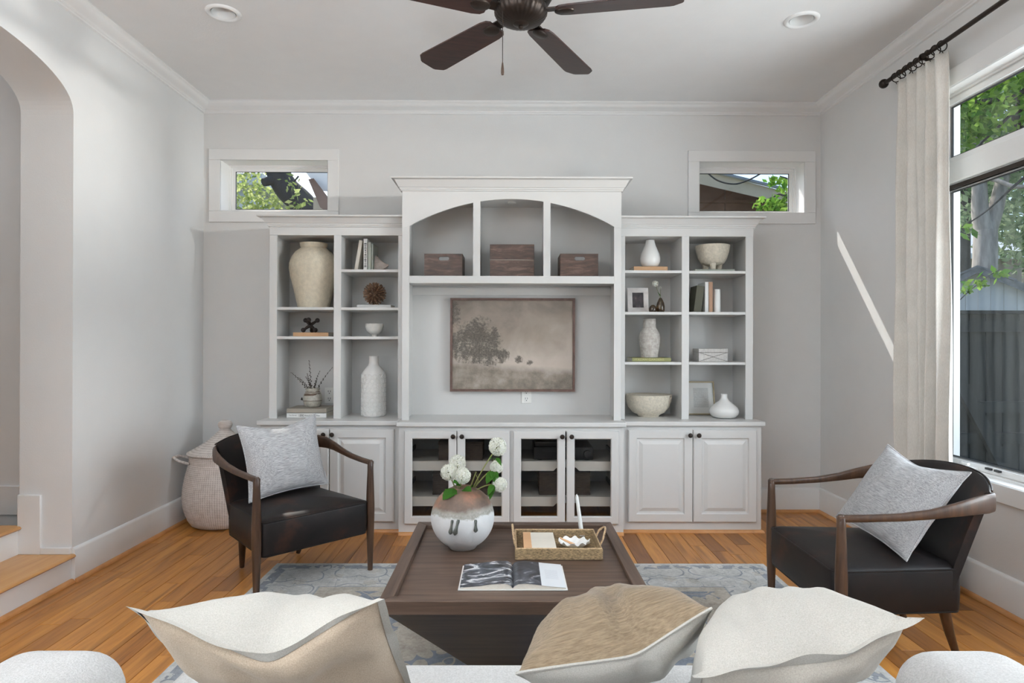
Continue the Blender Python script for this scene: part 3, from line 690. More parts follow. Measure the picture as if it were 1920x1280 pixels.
# ------------------------------------------------------------------ curtain on its rod
rx = XR - 0.10
fp = at(1657, 157, x=rx); rz = fp.z
t = thing('curtain_rod', 'dark bronze curtain rod with ball finial above the large window', 'curtain rod', (rx, fp.y, rz))
ob('rod', MB().tube([(rx, fp.y, rz), (rx, 0.75, rz)], 0.0125, 14), 'bronze', t)
for yy in (fp.y, 0.75):
    ob('finial', MB().sphere((rx, yy, rz), 0.027, 18, 12), 'bronze', t)
for yy in (fp.y - 0.35, 0.9):
    br = MB().tube([(rx, yy, rz - 0.002), (rx + 0.03, yy, rz - 0.02), (XR - 0.003, yy, rz - 0.02)], 0.008, 8)
    br.box(XR - 0.006, XR - 0.0005, yy - 0.012, yy + 0.012, rz - 0.045, rz + 0.005)
    br.tube([(rx + 0.016 * math.sin(2 * PI * k / 12), yy, rz + 0.016 * math.cos(2 * PI * k / 12)) for k in range(12)], 0.004, 6, closed=True)
    ob('bracket', br, 'bronze', t)
cy0, cy1 = at(1678, 300, x=rx).y, at(1769, 300, x=rx).y
NU, NV = 150, 44; folds = 5.5; ctop = rz - 0.042
g = []
for j in range(NV + 1):
    v = j / NV; z = ctop + (0.006 - ctop) * v; row = []
    for i in range(NU + 1):
        u = i / NU
        spread = 1 + 0.20 * v ** 1.2
        yy = (cy0 + cy1) / 2 + (u - 0.5) * (cy1 - cy0) * spread - 0.03 * v
        ph = 2 * PI * folds * (u + 0.018 * math.sin(5 * u + 3 * v)) + 0.5 * math.sin(3.1 * v + 4 * u)
        amp = (0.020 + 0.022 * v) * (0.8 + 0.35 * math.sin(9 * u + 1.0))
        xx = rx + 0.012 - 0.012 * v + amp * math.sin(ph) + 0.004 * math.sin(14 * v + 20 * u)
        yy += 0.35 * amp * math.cos(ph) * v
        row.append((min(xx, XR - 0.024), yy, z))
    g.append(row)
ob('curtain', MB().loft(g, False), 'curtain', None, 'off-white linen curtain panel hanging to the floor beside the window', 'curtain', solid=0.003, smooth=80, origin=(rx, (cy0 + cy1) / 2, 0.006))
for k in range(9):
    yy = cy0 + (cy1 - cy0) * (k + 0.15) / 8.4
    tl = 0.35 * math.sin(k * 2.3)
    rg = MB().tube([(rx + 0.026 * math.sin(2 * PI * a / 20), yy + tl * 0.020 * math.cos(2 * PI * a / 20), rz - 0.0125 + 0.026 * math.cos(2 * PI * a / 20)) for a in range(20)], 0.0029, 6, closed=True)
    rg.tube([(rx, yy, rz - 0.038), (rx + 0.002, yy, rz - 0.044), (rx + 0.006, yy, rz - 0.05)], 0.0022, 5)
    ob('curtain_ring', rg, 'bronze', None, ('dark bronze curtain ring nearest the ball finial' if k == 0 else 'dark bronze curtain ring beside the rod bracket' if k == 8 else 'small dark bronze ring between the end rings of the linen curtain'), 'curtain ring', 'curtain rings on the rod', origin=(rx, yy, rz - 0.03))
# ------------------------------------------------------------------ rug
def rug_mat():
    m, n, l, b = newmat('floral_rug')
    tc = n.new('ShaderNodeTexCoord'); sp = n.new('ShaderNodeSeparateXYZ'); l.new(tc.outputs['Object'], sp.inputs[0])
    wob = noise_tex(n, l, tc.outputs['Object'], 9.0, 3)
    wb = math_n(n, l, 'MULTIPLY', math_n(n, l, 'SUBTRACT', wob, 0.5), 0.03)
    ax = math_n(n, l, 'SUBTRACT', RUGX, math_n(n, l, 'ABSOLUTE', sp.outputs[0])); ay = math_n(n, l, 'SUBTRACT', RUGY, math_n(n, l, 'ABSOLUTE', sp.outputs[1]))
    e = math_n(n, l, 'MINIMUM', ax, ay)
    def flowers(scale, size, petals, rnd, seed):
        mp = n.new('ShaderNodeMapping'); l.new(tc.outputs['Object'], mp.inputs[0]); mp.inputs['Location'].default_value = (seed, seed * 0.7, 0)
        sz = n.new('ShaderNodeVectorMath'); sz.operation = 'MULTIPLY'; sz.inputs[1].default_value = (1, 1, 0); l.new(mp.outputs[0], sz.inputs[0])
        vo = n.new('ShaderNodeTexVoronoi'); vo.voronoi_dimensions = '2D'; vo.inputs['Scale'].default_value = scale; vo.inputs['Randomness'].default_value = rnd
        l.new(sz.outputs[0], vo.inputs['Vector'])
        df = n.new('ShaderNodeVectorMath'); df.operation = 'SUBTRACT'; l.new(sz.outputs[0], df.inputs[0]); l.new(vo.outputs['Position'], df.inputs[1])
        s2 = n.new('ShaderNodeSeparateXYZ'); l.new(df.outputs[0], s2.inputs[0])
        an = math_n(n, l, 'ARCTAN2', s2.outputs[1], s2.outputs[0])
        ln = n.new('ShaderNodeVectorMath'); ln.operation = 'LENGTH'; l.new(df.outputs[0], ln.inputs[0])
        pet = math_n(n, l, 'ABSOLUTE', math_n(n, l, 'SINE', math_n(n, l, 'MULTIPLY', an, petals)))
        lim = math_n(n, l, 'ADD', math_n(n, l, 'MULTIPLY', math_n(n, l, 'ADD', math_n(n, l, 'MULTIPLY', pet, 0.35), 0.65), size), wb)
        k = math_n(n, l, 'DIVIDE', ln.outputs['Value'], lim)
        return k
    fn = noise_tex(n, l, tc.outputs['Object'], 60, 4, 0.7)
    worn = noise_tex(n, l, tc.outputs['Object'], 7, 4, 0.6)
    blue = ramp(n, l, fn, [(0.3, (0.17, 0.19, 0.225)), (0.7, (0.265, 0.29, 0.33))])
    beige = ramp(n, l, fn, [(0.3, (0.36, 0.32, 0.265)), (0.7, (0.52, 0.475, 0.41))])
    pale = ramp(n, l, fn, [(0.3, (0.42, 0.42, 0.41)), (0.7, (0.60, 0.60, 0.585))])
    k1 = flowers(2.9, 0.150, 5.0, 0.75, 0.3)
    k2 = flowers(4.7, 0.062, 2.5, 0.9, 5.1)
    vn = noise_tex(n, l, tc.outputs['Object'], 4.2, 1, 0.5, 0.6)
    vine = math_n(n, l, 'LESS_THAN', math_n(n, l, 'ABSOLUTE', math_n(n, l, 'SUBTRACT', vn, 0.5)), 0.007)
    fm = math_n(n, l, 'MAXIMUM', math_n(n, l, 'LESS_THAN', k1, 1.0), math_n(n, l, 'LESS_THAN', k2, 1.0))
    fm = math_n(n, l, 'MAXIMUM', fm, vine)
    field = mixc(n, l, math_n(n, l, 'MULTIPLY', fm, 0.9), blue, beige)
    heart = math_n(n, l, 'LESS_THAN', math_n(n, l, 'ABSOLUTE', math_n(n, l, 'SUBTRACT', k1, 0.33)), 0.05)
    field = mixc(n, l, math_n(n, l, 'MULTIPLY', heart, 0.35), field, (0.30, 0.25, 0.21))
    # border: pale ground with blue outlined cartouches
    b1 = flowers(3.1, 0.17, 2.0, 0.35, 2.2)
    line = math_n(n, l, 'LESS_THAN', math_n(n, l, 'ABSOLUTE', math_n(n, l, 'SUBTRACT', b1, 1.0)), 0.028)
    vn2 = noise_tex(n, l, tc.outputs['Object'], 7.5, 1, 0.5, 0.8)
    line = math_n(n, l, 'MAXIMUM', line, math_n(n, l, 'LESS_THAN', math_n(n, l, 'ABSOLUTE', math_n(n, l, 'SUBTRACT', vn2, 0.47)), 0.005))
    b2 = flowers(5.2, 0.05, 3.0, 0.8, 8.0)
    border = mixc(n, l, math_n(n, l, 'MULTIPLY', line, 0.8), pale, blue)
    border = mixc(n, l, math_n(n, l, 'MULTIPLY', math_n(n, l, 'LESS_THAN', b2, 0.8), 0.45), border, beige)
    def band(lo, hi):
        return math_n(n, l, 'MULTIPLY', math_n(n, l, 'GREATER_THAN', e, lo), math_n(n, l, 'LESS_THAN', e, hi))
    c = mixc(n, l, math_n(n, l, 'GREATER_THAN', e, 0.40), border, field)
    c = mixc(n, l, math_n(n, l, 'MULTIPLY', band(0.345, 0.40), 0.85), c, beige)
    c = mixc(n, l, math_n(n, l, 'MULTIPLY', band(0.336, 0.345), 0.6), c, blue)
    dash = math_n(n, l, 'GREATER_THAN', noise_tex(n, l, tc.outputs['Object'], 17, 1), 0.46)
    c = mixc(n, l, math_n(n, l, 'MULTIPLY', math_n(n, l, 'MULTIPLY', band(0.03, 0.085), dash), 0.8), c, blue)
    c = mixc(n, l, math_n(n, l, 'MULTIPLY', band(0.0, 0.028), 0.8), c, pale)
    wc = ramp(n, l, worn, [(0.35, (0.82,) * 3), (0.65, (1.1,) * 3)])
    c = mixc(n, l, 1.0, c, wc, 'MULTIPLY')
    l.new(c, b.inputs['Base Color']); b.inputs['Roughness'].default_value = 0.95; b.inputs['Specular IOR Level'].default_value = 0.1
    bump(n, l, b, noise_tex(n, l, tc.outputs['Object'], 500, 2), 0.4, 0.003)
    return m
RX0, RX1, RY0_, RY1_ = -1.312, 1.447, -0.10, 3.553
RUGX, RUGY = (RX1 - RX0) / 2, (RY1_ - RY0_) / 2
rc = ((RX0 + RX1) / 2, (RY0_ + RY1_) / 2, 0.0)
ob('area_rug', MB().box(RX0, RX1, RY0_, RY1_, 0.0005, 0.008), rug_mat(), None, 'faded blue and beige floral area rug under the coffee table', 'rug', bevel=0.003, origin=(rc[0], rc[1], 0.0005))

# ------------------------------------------------------------------ coffee table
RUGZ = 0.008
TX0, TX1, TY0, TY1, TZ = -0.424, 0.478, 2.034, 2.935, 0.42
tcx, tcy = (TX0 + TX1) / 2, (TY0 + TY1) / 2
t = thing('coffee_table', 'square dark wood coffee table with tray top and tapering base', 'coffee table', (tcx, tcy, RUGZ))
SZ = 0.40
ob('table_top', MB().box(TX0 + 0.03, TX1 - 0.03, TY0 + 0.03, TY1 - 0.03, SZ - 0.022, SZ), 'table', t)
rw = 0.045
def rail(p0, p1, q0, q1):   # outer corners p, inner corners q
    return MB().loft([[(*p0, SZ - 0.025), (*p0, TZ), (*q0, TZ - 0.001), (*q0, SZ - 0.025)], [(*p1, SZ - 0.025), (*p1, TZ), (*q1, TZ - 0.001), (*q1, SZ - 0.025)]], True, True, True)
oc = [(TX0, TY0), (TX1, TY0), (TX1, TY1), (TX0, TY1)]; ic = [(TX0 + rw, TY0 + rw), (TX1 - rw, TY0 + rw), (TX1 - rw, TY1 - rw), (TX0 + rw, TY1 - rw)]
for i in range(4):
    j = (i + 1) % 4
    ob('rim_rail', rail(oc[i], oc[j], ic[i], ic[j]), 'table' if i % 2 == 0 else 'tabley', t, bevel=0.002, smooth=0)
hb, hs = 0.435, 0.150
base = MB().loft([[(tcx + sx * h, tcy + sy * h, z) for sx, sy in ((-1, -1), (1, -1), (1, 1), (-1, 1))] for h, z in ((hs, RUGZ), (hs, RUGZ + 0.03), (hb, SZ - 0.026))], True, True, True)
ob('tapered_base', base, 'tablebase', t, bevel=0.002, smooth=0)

# ------------------------------------------------------------------ armchairs
def soft_outline(w0, w1, y0, y1, r=0.03, n=6):
    """rounded trapezoid: half width w0 at y0, w1 at y1"""
    pts = []
    for (cx_, cy_, a0) in ((w0 - r, y0 + r, -90), (w1 - r, y1 - r, 0), (-(w1 - r), y1 - r, 90), (-(w0 - r), y0 + r, 180)):
        for k in range(n + 1):
            a = math.radians(a0 + 90 * k / n); pts.append((cx_ + r * math.cos(a), cy_ + r * math.sin(a)))
    return pts
def densify(pts, m=4):
    out = []
    for i in range(len(pts)):
        a, b = Vector(pts[i]), Vector(pts[(i + 1) % len(pts)])
        k = max(1, int((b - a).length / 0.05))
        for j in range(k): out.append(tuple(a.lerp(b, j / k)))
    return out
def armchair(name, label, loc, rz):
    t = thing(name, label, 'armchair', loc, 'leather armchairs', rot=(0, 0, rz))
    def part(nm, mb, mat, **k): return ob(nm, mb, mat, t, local=True, **k)
    for s in (-1, 1):
        part('front_leg', MB().tube([(s * 0.315, 0, z) for z in (0, 0.05, 0.16, 0.28, 0.36, 0.46, 0.55, 0.592, 0.604)], [0.0135, 0.015, 0.019, 0.0225, 0.023, 0.020, 0.0165, 0.0165, 0.010], 16), 'walnut')
        part('rear_leg', MB().tube([(s * 0.165, 0.545, 0), (s * 0.18, 0.505, 0.10), (s * 0.195, 0.465, 0.23)], [0.013, 0.018, 0.023], 14), 'walnut')
        # arm: loft of rounded rectangular sections
        path = [(0.315, -0.012, 0.590, 0.014, 0.010), (0.315, 0.0, 0.590, 0.015, 0.013), (0.318, 0.10, 0.592, 0.015, 0.013), (0.325, 0.22, 0.598, 0.015, 0.014), (0.331, 0.33, 0.611, 0.014, 0.018), (0.333, 0.42, 0.628, 0.013, 0.025), (0.326, 0.50, 0.641, 0.012, 0.033), (0.308, 0.560, 0.645, 0.011, 0.037), (0.286, 0.598, 0.646, 0.010, 0.037)]
        rings = []
        for i, (x_, y_, z_, hw, hh) in enumerate(path):
            a = path[max(0, i - 1)]; b = path[min(len(path) - 1, i + 1)]
            d = Vector((b[0] - a[0], b[1] - a[1])).normalized(); nrm = Vector((d.y, -d.x))
            ring = []
            for k in range(16):
                an = 2 * PI * k / 16; ca, sa = math.cos(an), math.sin(an)
                u = hw * math.copysign(abs(ca) ** 0.6, ca); v = hh * math.copysign(abs(sa) ** 0.6, sa)
                ring.append((s * (x_ + nrm.x * u), y_ + nrm.y * u, z_ + v))
            rings.append(ring)
        part('armrest', MB().loft(rings, True, True, True), 'walnut', smooth=60)
    o = densify(soft_outline(0.292, 0.262, -0.018, 0.50, 0.028))
    cx_, cy_ = 0, 0.24
    def ring(s, z): return [(cx_ + (p[0] - cx_) * s, cy_ + (p[1] - cy_) * s, z) for p in o]
    zz = [(0.955, 0.212), (0.985, 0.214), (1.0, 0.222), (1.008, 0.30), (1.0, 0.368), (0.99, 0.380), (0.965, 0.386)]
    zz += [(s_, 0.386 + 0.032 * (1 - s_ ** 2.2)) for s_ in (0.9, 0.78, 0.62, 0.44, 0.24, 0.08)]
    seat = part('seat', MB().loft([ring(s_, z_) for s_, z_ in zz], True, True, True), 'leather', smooth=70)
    ob('piping', MB().tube([(p[0], p[1], 0.379) for p in [(cx_ + (q[0]) * 1.0, cy_ + (q[1] - cy_) * 1.0) for q in o]], 0.0042, 6, closed=True), 'leather', seat, local=True)
    ob('piping', MB().tube([(p[0] * 0.985, cy_ + (p[1] - cy_) * 0.985, 0.214) for p in o], 0.004, 6, closed=True), 'leather', seat, local=True)
    # barrel back: closed shell
    NUb, NVb = 28, 10; rings = []
    def back(s, v, off):
        zt = 0.722 - 0.040 * abs(s) ** 2.2
        xb, yb = 0.262 * s, 0.500 - 0.050 * abs(s) ** 2.0
        xt, yt = 0.292 * s, 0.668 - 0.095 * abs(s) ** 2.3
        x_ = xb + (xt - xb) * v; y_ = yb + (yt - yb) * v; z_ = 0.30 + (zt - 0.30) * v
        nx, ny = -0.40 * s, -1.0; L_ = math.hypot(nx, ny)
        return (x_ + nx / L_ * off, y_ + ny / L_ * off, z_)
    for i in range(NUb + 1):
        s = -1 + 2 * i / NUb; th = 0.024 * (1 - 0.45 * abs(s) ** 6)
        r_ = [back(s, j / NVb, th * (1 + 0.35 * math.sin(PI * j / NVb))) for j in range(NVb)]
        r_ += [back(s, 1.0, th * 0.75), back(s, 1.025, 0.0), back(s, 1.0, -th * 0.75)]
        r_ += [back(s, j / NVb, -th) for j in range(NVb - 1, -1, -1)]
        rings.append(r_)
    bk_ = part('backrest', MB().loft(rings, True, True, True), 'leather', smooth=60)
    ob('piping', MB().tube([back(-1 + 2 * i / 30, 1.022, -0.010) for i in range(31)], 0.004, 6), 'leather', bk_, local=True)
    return t
a0, a1 = at(483, 1133, z=0), at(692, 1071, z=0)
ang = math.atan2(a1.y - a0.y, a1.x - a0.x)
armchair('armchair', 'dark leather armchair with walnut arms beside the lidded basket', ((a0.x + a1.x) / 2, (a0.y + a1.y) / 2, RUGZ), ang)
CHL = ((a0.x + a1.x) / 2, (a0.y + a1.y) / 2, ang)
armchair('armchair', 'dark leather armchair with walnut arms in front of the curtain', (1.256, 2.675, RUGZ), -PI / 2)

# ------------------------------------------------------------------ pillows
def pillow_mesh(w, h, th, chop=0.0, ear=0.06, seed=0, N=34, wr=0.006, front=1.0, back=1.0, notch=0.0, u0=0.0, tilt=0.0):
    """x across, z up (0 at the bottom edge), y thickness; returns front(+y) and back(-y) sheets"""
    rnd = random.Random(seed); sheets = []
    for sgn in (1, -1):
        g = []
        for j in range(N + 1):
            v = -1 + 2 * j / N; row = []
            for i in range(N + 1):
                u = -1 + 2 * i / N
                pu = 1 - ear * (1 - v * v) ; pv = 1 - ear * (1 - u * u)
                x_ = u * pu * w / 2; z_ = v * pv * h / 2
                d = max(0.0, (1 - u * u)) ** 0.55 * max(0.0, (1 - v * v)) ** 0.55
                y_ = sgn * th / 2 * d * (front if sgn > 0 else back)
                nz = mnoise.noise(Vector((u * 1.7 + seed, v * 1.7, sgn * 3.0)))
                nz2 = mnoise.noise(Vector((u * 4 + seed, v * 2.2, sgn * 7.0)))
                y_ += sgn * (wr * 1.6 * nz + wr * nz2) * d
                if chop:
                    q = abs(u - u0) / (1 - u0 if u > u0 else 1 + u0)
                    k = 1 - math.sqrt(q * q + 0.012) + 0.004
                    k = max(0.0, k) ** 1.15
                    cw = chop * k * max(0, (v + 0.5) / 1.5) ** (2.0 if sgn < 0 else 4.0)
                    y_ *= 1 - notch * math.exp(-((u - u0) / 0.14) ** 2) * max(0, v)
                    z_ -= cw * math.cos(tilt); y_ -= cw * math.sin(tilt)
                row.append((x_, y_, z_ + h / 2))
            g.append(row)
        sheets.append(g)
    return sheets
def pillow(name, label, mtx, w, h, th, mat, mat_back=None, flange=0.0, group=None, edge=None, **k):
    o = thing(name, label, 'pillow', mtx.translation, group, rot=tuple(mtx.to_euler()))
    f, b = pillow_mesh(w, h, th, **k)
    R3 = Matrix.Identity(4)
    ob('front_panel', MB().loft(f, False), mat, o, local=True, smooth=80)
    ob('back_panel', MB().loft(b, False), mat_back or mat, o, local=True, smooth=80)
    N = len(f) - 1
    rim = [f[0][i] for i in range(N)] + [f[j][N] for j in range(N)] + [f[N][N - i] for i in range(N)] + [f[N - j][0] for j in range(N)]
    if flange:
        c_ = Vector((0, 0, h / 2)); r0, r1, r2 = [], [], []
        for q, p_ in enumerate(rim):
            p_ = Vector(p_); d = Vector((p_.x / w, 0, (p_.z - h / 2) / h)); m_ = max(abs(d.x), abs(d.z)); d = d / max(m_, 1e-5) * 0.5
            out = Vector((d.x * 2 * flange, 0.006 * math.sin(q * 0.23 + k.get('seed', 0)) + 0.003 * math.sin(q * 0.61), d.z * 2 * flange))
            r0.append(tuple(p_ + Vector((0, 0.003, 0)))); r1.append(tuple(p_ + out)); r2.append(tuple(p_ - Vector((0, 0.003, 0))))
        ob('flange', MB().loft([r0, r1, r2], True).xform(R3), edge or mat, o, local=True, smooth=70)
    else:
        ob('seam', MB().tube(rim, 0.0032, 6, closed=True).xform(R3), edge or mat, o, local=True)
    return o
def pose(bottom, yaw, tilt, roll=0.0):
    """yaw turns the front (+y local) about z; tilt leans the top back; roll turns in its own plane"""
    return Matrix.Translation(bottom) @ Matrix.Rotation(yaw, 4, 'Z') @ Matrix.Rotation(tilt, 4, 'X') @ Matrix.Rotation(roll, 4, 'Y')
# chairs: front of the pillow faces the way the chair faces (chair faces -y local, so pillow yaw = chair yaw + pi)
fwd = Vector((math.sin(CHL[2]), -math.cos(CHL[2])))
pillow('throw_pillow', 'grey woven throw pillow on the armchair beside the basket', pose((CHL[0] - fwd.x * 0.30, CHL[1] - fwd.y * 0.30, 0.432), CHL[2] + PI, 0.27, 0.06),
       0.46, 0.41, 0.15, M['greylinen'], seed=3, ear=0.09, group='grey pillows on the armchairs', chop=0.04)
pillow('throw_pillow', 'grey woven throw pillow on the armchair in front of the curtain', pose((1.545, 2.69, 0.428), PI / 2, 0.60, -0.04),
       0.55, 0.42, 0.16, M['greylinen'], seed=9, ear=0.09, group='grey pillows on the armchairs', chop=0.035)

# ------------------------------------------------------------------ sofa in the foreground
sx0, sx1 = -0.875, 0.89
t = thing('sofa', 'off-white boucle sofa seen from behind with loose pillows', 'sofa', (0.01, 1.1, RUGZ))
def rbox(x0, x1, y0, y1, z0, z1, r, seg=6):
    bm = bmesh.new(); bmesh.ops.create_cube(bm, size=1)
    for v in bm.verts: v.co = Vector(((x0 + x1) / 2 + v.co.x * (x1 - x0), (y0 + y1) / 2 + v.co.y * (y1 - y0), (z0 + z1) / 2 + v.co.z * (z1 - z0)))
    bmesh.ops.bevel(bm, geom=bm.edges[:], offset=r, segments=seg, profile=0.5, affect='EDGES')
    mb = MB(); mb.v = [tuple(v.co) for v in bm.verts]; mb.f = [tuple(v.index for v in f.verts) for f in bm.faces]; bm.free(); return mb
ob('base', rbox(-1.17, 1.19, 0.42, 1.60, 0.06, 0.24, 0.03), 'boucle', t)
ob('seat_cushion', rbox(sx0 + 0.004, sx1 - 0.004, 0.90, 1.70, 0.235, 0.402, 0.045), 'boucle', t)
ob('backrest', rbox(sx0 + 0.004, sx1 - 0.004, 0.40, 0.94, 0.235, 0.66, 0.09), 'boucle', t)
ob('armrest', rbox(sx0 - 0.31, sx0, 0.38, 1.51, 0.10, 0.555, 0.10, 8), 'boucle', t)
ob('armrest', rbox(sx1, sx1 + 0.31, 0.38, 1.51, 0.10, 0.555, 0.10, 8), 'boucle', t)
for xx in (-1.08, 1.10):
    for yy in (0.5, 1.45): ob('leg', MB().lathe([(0.02, RUGZ), (0.026, 0.065)], (xx, yy, 0), 14), 'walnut', t)
def top_pose(pl, pr, h, tilt, yl=1.15, yr=1.15):
    """place a pillow by the two ends of its top edge, leaning back towards the viewer"""
    A, B = at(*pl, y=yl), at(*pr, y=yr); e1 = (B - A).normalized(); g = Vector((0, -math.sin(tilt), math.cos(tilt)))
    e3 = (g - e1 * g.dot(e1)).normalized(); e2 = e3.cross(e1)
    m3 = Matrix((e1, e2, e3)).transposed()
    return Matrix.Translation((A + B) / 2 - e3 * h) @ m3.to_4x4(), (B - A).length
m_, w_ = top_pose((258, 1144), (708, 1124), 0.43, 0.72)
pillow('throw_pillow', 'cream linen flanged pillow with a deep dent in its top edge', m_, w_, 0.43, 0.17, M['whitelinen'], M['cream'], flange=0.016, seed=21, ear=0.035, chop=0.112, u0=0.06, notch=0.35, tilt=0.72, wr=0.014, front=1.30, back=0.8, group='pillows along the sofa back', edge=M['whitelinen'])
m_, w_ = top_pose((968, 1262), (1334, 1140), 0.34, 0.92, 1.25, 1.25)
pillow('throw_pillow', 'tan stitched pillow with a white back beside the coffee table corner', m_, w_, 0.34, 0.18, M['tan'], M['whitelinen'], seed=33, ear=0.035, chop=0.045, u0=0.15, notch=0.5, tilt=0.92, wr=0.015, front=1.6, back=0.7, group='pillows along the sofa back', edge=M['whitelinen'])
m_, w_ = top_pose((1316, 1262), (1704, 1160), 0.35, 0.90, 1.08, 1.08)
pillow('throw_pillow', 'plain white linen flanged pillow beside the tan one', m_, w_, 0.35, 0.19, M['whitelinen'], M['offwhite'], flange=0.018, seed=45, ear=0.035, chop=0.038, u0=0.3, tilt=0.9, wr=0.015, front=1.45, back=0.75, group='pillows along the sofa back', edge=M['whitelinen'])

# ------------------------------------------------------------------ basket in the corner
def weave(name, c0, c1, ridge=160, cols=60, bstr=0.5):
    m, n, l, b = newmat(name)
    tc = n.new('ShaderNodeTexCoord'); sp = n.new('ShaderNodeSeparateXYZ'); l.new(tc.outputs['Object'], sp.inputs[0])
    an = math_n(n, l, 'ARCTAN2', sp.outputs[1], sp.outputs[0])
    a = math_n(n, l, 'SINE', math_n(n, l, 'MULTIPLY', sp.outputs[2], ridge * 2 * PI)); c = math_n(n, l, 'SINE', math_n(n, l, 'MULTIPLY', an, cols))
    nz = noise_tex(n, l, tc.outputs['Object'], 30, 3)
    k = math_n(n, l, 'ADD', math_n(n, l, 'MULTIPLY', math_n(n, l, 'ADD', a, c), 0.2), nz)
    l.new(ramp(n, l, k, [(0.25, c0), (0.62, c1)]), b.inputs['Base Color']); b.inputs['Roughness'].default_value = 0.85
    bump(n, l, b, k, bstr, 0.004); return m
M['rope'] = weave('white_rope_weave', (0.50, 0.43, 0.385), (0.72, 0.655, 0.61), 85, 110)
bx_, by_ = -1.985, 4.385
t = thing('lidded_basket', 'tall pale woven basket with conical lid in the corner', 'basket', (bx_, by_, 0))
prof = [(0.0001, 0.0), (0.19, 0.0), (0.215, 0.012), (0.238, 0.05)]
for i in range(41):
    z = 0.06 + 0.425 * i / 40; u = i / 40
    r = 0.24 + 0.035 * math.sin(PI * min(1, u * 1.15) ** 0.8) - 0.012 * u
    prof.append((r - (0.003 if i % 2 else 0), z))
prof += [(0.232, 0.490), (0.22, 0.488), (0.215, 0.40)]
ob('body', MB().lathe(prof, (bx_, by_, 0), 56), 'rope', t)
lp = [(0.236, 0.488), (0.242, 0.492), (0.240, 0.500)]
for i in range(1, 21):
    u = i / 20; lp.append((0.238 * (1 - u) + 0.040 * u - 0.02 * math.sin(PI * u) - (0.0025 if i % 2 else 0), 0.500 + 0.145 * u))
lp += [(0.034, 0.652), (0.044, 0.668), (0.048, 0.684), (0.042, 0.702), (0.022, 0.713), (0.0001, 0.715)]
ob('lid', MB().lathe(lp, (bx_, by_, 0), 48), 'rope', t)
for s in (-1, 1):
    y0 = by_ - 0.10 if s < 0 else by_ + 0.0
    hx = bx_ + s * 0.225
    if s < 0: hp = [(hx + 0.01, by_ - 0.02, 0.435), (hx - 0.035, by_ - 0.03, 0.462), (hx - 0.062, by_ - 0.07, 0.478), (hx - 0.066, by_ - 0.13, 0.474), (hx - 0.02, by_ - 0.15, 0.455), (hx + 0.055, by_ - 0.155, 0.435)]
    else: hp = [(hx - 0.01, by_ - 0.09, 0.435), (hx + 0.05, by_ - 0.08, 0.46), (hx + 0.07, by_, 0.468), (hx + 0.05, by_ + 0.06, 0.46), (hx - 0.01, by_ + 0.07, 0.435)]
    ob('handle', MB().tube(hp, 0.009, 8), 'rope', t)
# ------------------------------------------------------------------ objects on the shelves
def px2m(y): return y / F
def pot(name, label, cat, cpx, py, z, yc, prof, mat, n=40, sy=1.0, part=None, mod=None, group=None, inner=True, grow=1.0):
    """lathe from pixel half widths and pixel heights standing on z"""
    x = at(cpx, py, y=yc).x; k = yc / F
    pr = [(max(1e-4, a * k), b * k * grow) for a, b in prof]
    if inner:
        top = pr[-1]; pr = pr + [(top[0] * 0.86, top[1]), (top[0] * 0.82, top[1] - 0.012), (max(1e-4, top[0] * 0.8), top[1] - 0.03), (1e-4, top[1] - 0.032)]
    m = MB().lathe([(1e-4, 0.0)] + pr, (x, yc, z + 0.0008), n, sy=sy, mod=mod, cap=inner)
    return ob(name, m, mat, None, label, cat, group, origin=(x, yc, z), smooth=50), Vector((x, yc, z)), k
def cbox(x0, x1, y0, y1, z0, z1): return MB().box(x0, x1, y0, y1, z0, z1)
def flatbook(label, px0, px1, py, yf, depth, z, th, mat, page=None, group=None, spine_text=None, tcol=None, rot=0.0):
    """a book lying flat, spine towards the viewer"""
    x0, x1 = at(px0, py, y=yf).x, at(px1, py, y=yf).x; z = z + 0.0006
    t = thing('book', label, 'book', ((x0 + x1) / 2, yf, z), group)
    c_ = MB().box(x0, x1, yf, yf + depth, z, z + 0.0022).box(x0, x1, yf, yf + depth, z + th - 0.0022, z + th).box(x0, x1, yf, yf + 0.003, z, z + th)
    ob('cover', c_, mat, t, bevel=0.0008)
    ob('pages', MB().box(x0 + 0.003, x1 - 0.003, yf + 0.003, yf + depth - 0.003, z + 0.0022, z + th - 0.0022), M['paper'], t)
    if spine_text:
        for txt, fx0, fx1, hh in spine_text:
            text_part('title', txt, x0 + (x1 - x0) * fx0, x0 + (x1 - x0) * fx1, z + th * 0.5, th * hh, yf - 0.0006, tcol or M['slot'], t)
    return t
def text_part(name, txt, x0, x1, zc, size, y, mat, parent):
    cu = bpy.data.curves.new(name, 'FONT'); cu.body = txt; cu.size = 1.0; cu.extrude = 0.0
    o = bpy.data.objects.new(name, cu); COL.objects.link(o)
    dg = bpy.context.evaluated_depsgraph_get(); me = bpy.data.meshes.new_from_object(o.evaluated_get(dg)); bpy.data.objects.remove(o); bpy.data.curves.remove(cu)
    xs = [v.co.x for v in me.vertices]; ys = [v.co.y for v in me.vertices]
    a, b, c_, d = min(xs), max(xs), min(ys), max(ys); off = OFF.get(parent, Vector((0, 0, 0)))
    for v in me.vertices:
        u = (v.co.x - a) / (b - a); w = (v.co.y - c_) / (d - c_)
        v.co = Vector((x0 + u * (x1 - x0), y, zc + (w - 0.5) * size)) - off
    me.materials.clear(); me.materials.append(mat)
    q = bpy.data.objects.new(name, me); COL.objects.link(q); q.parent = parent; return q
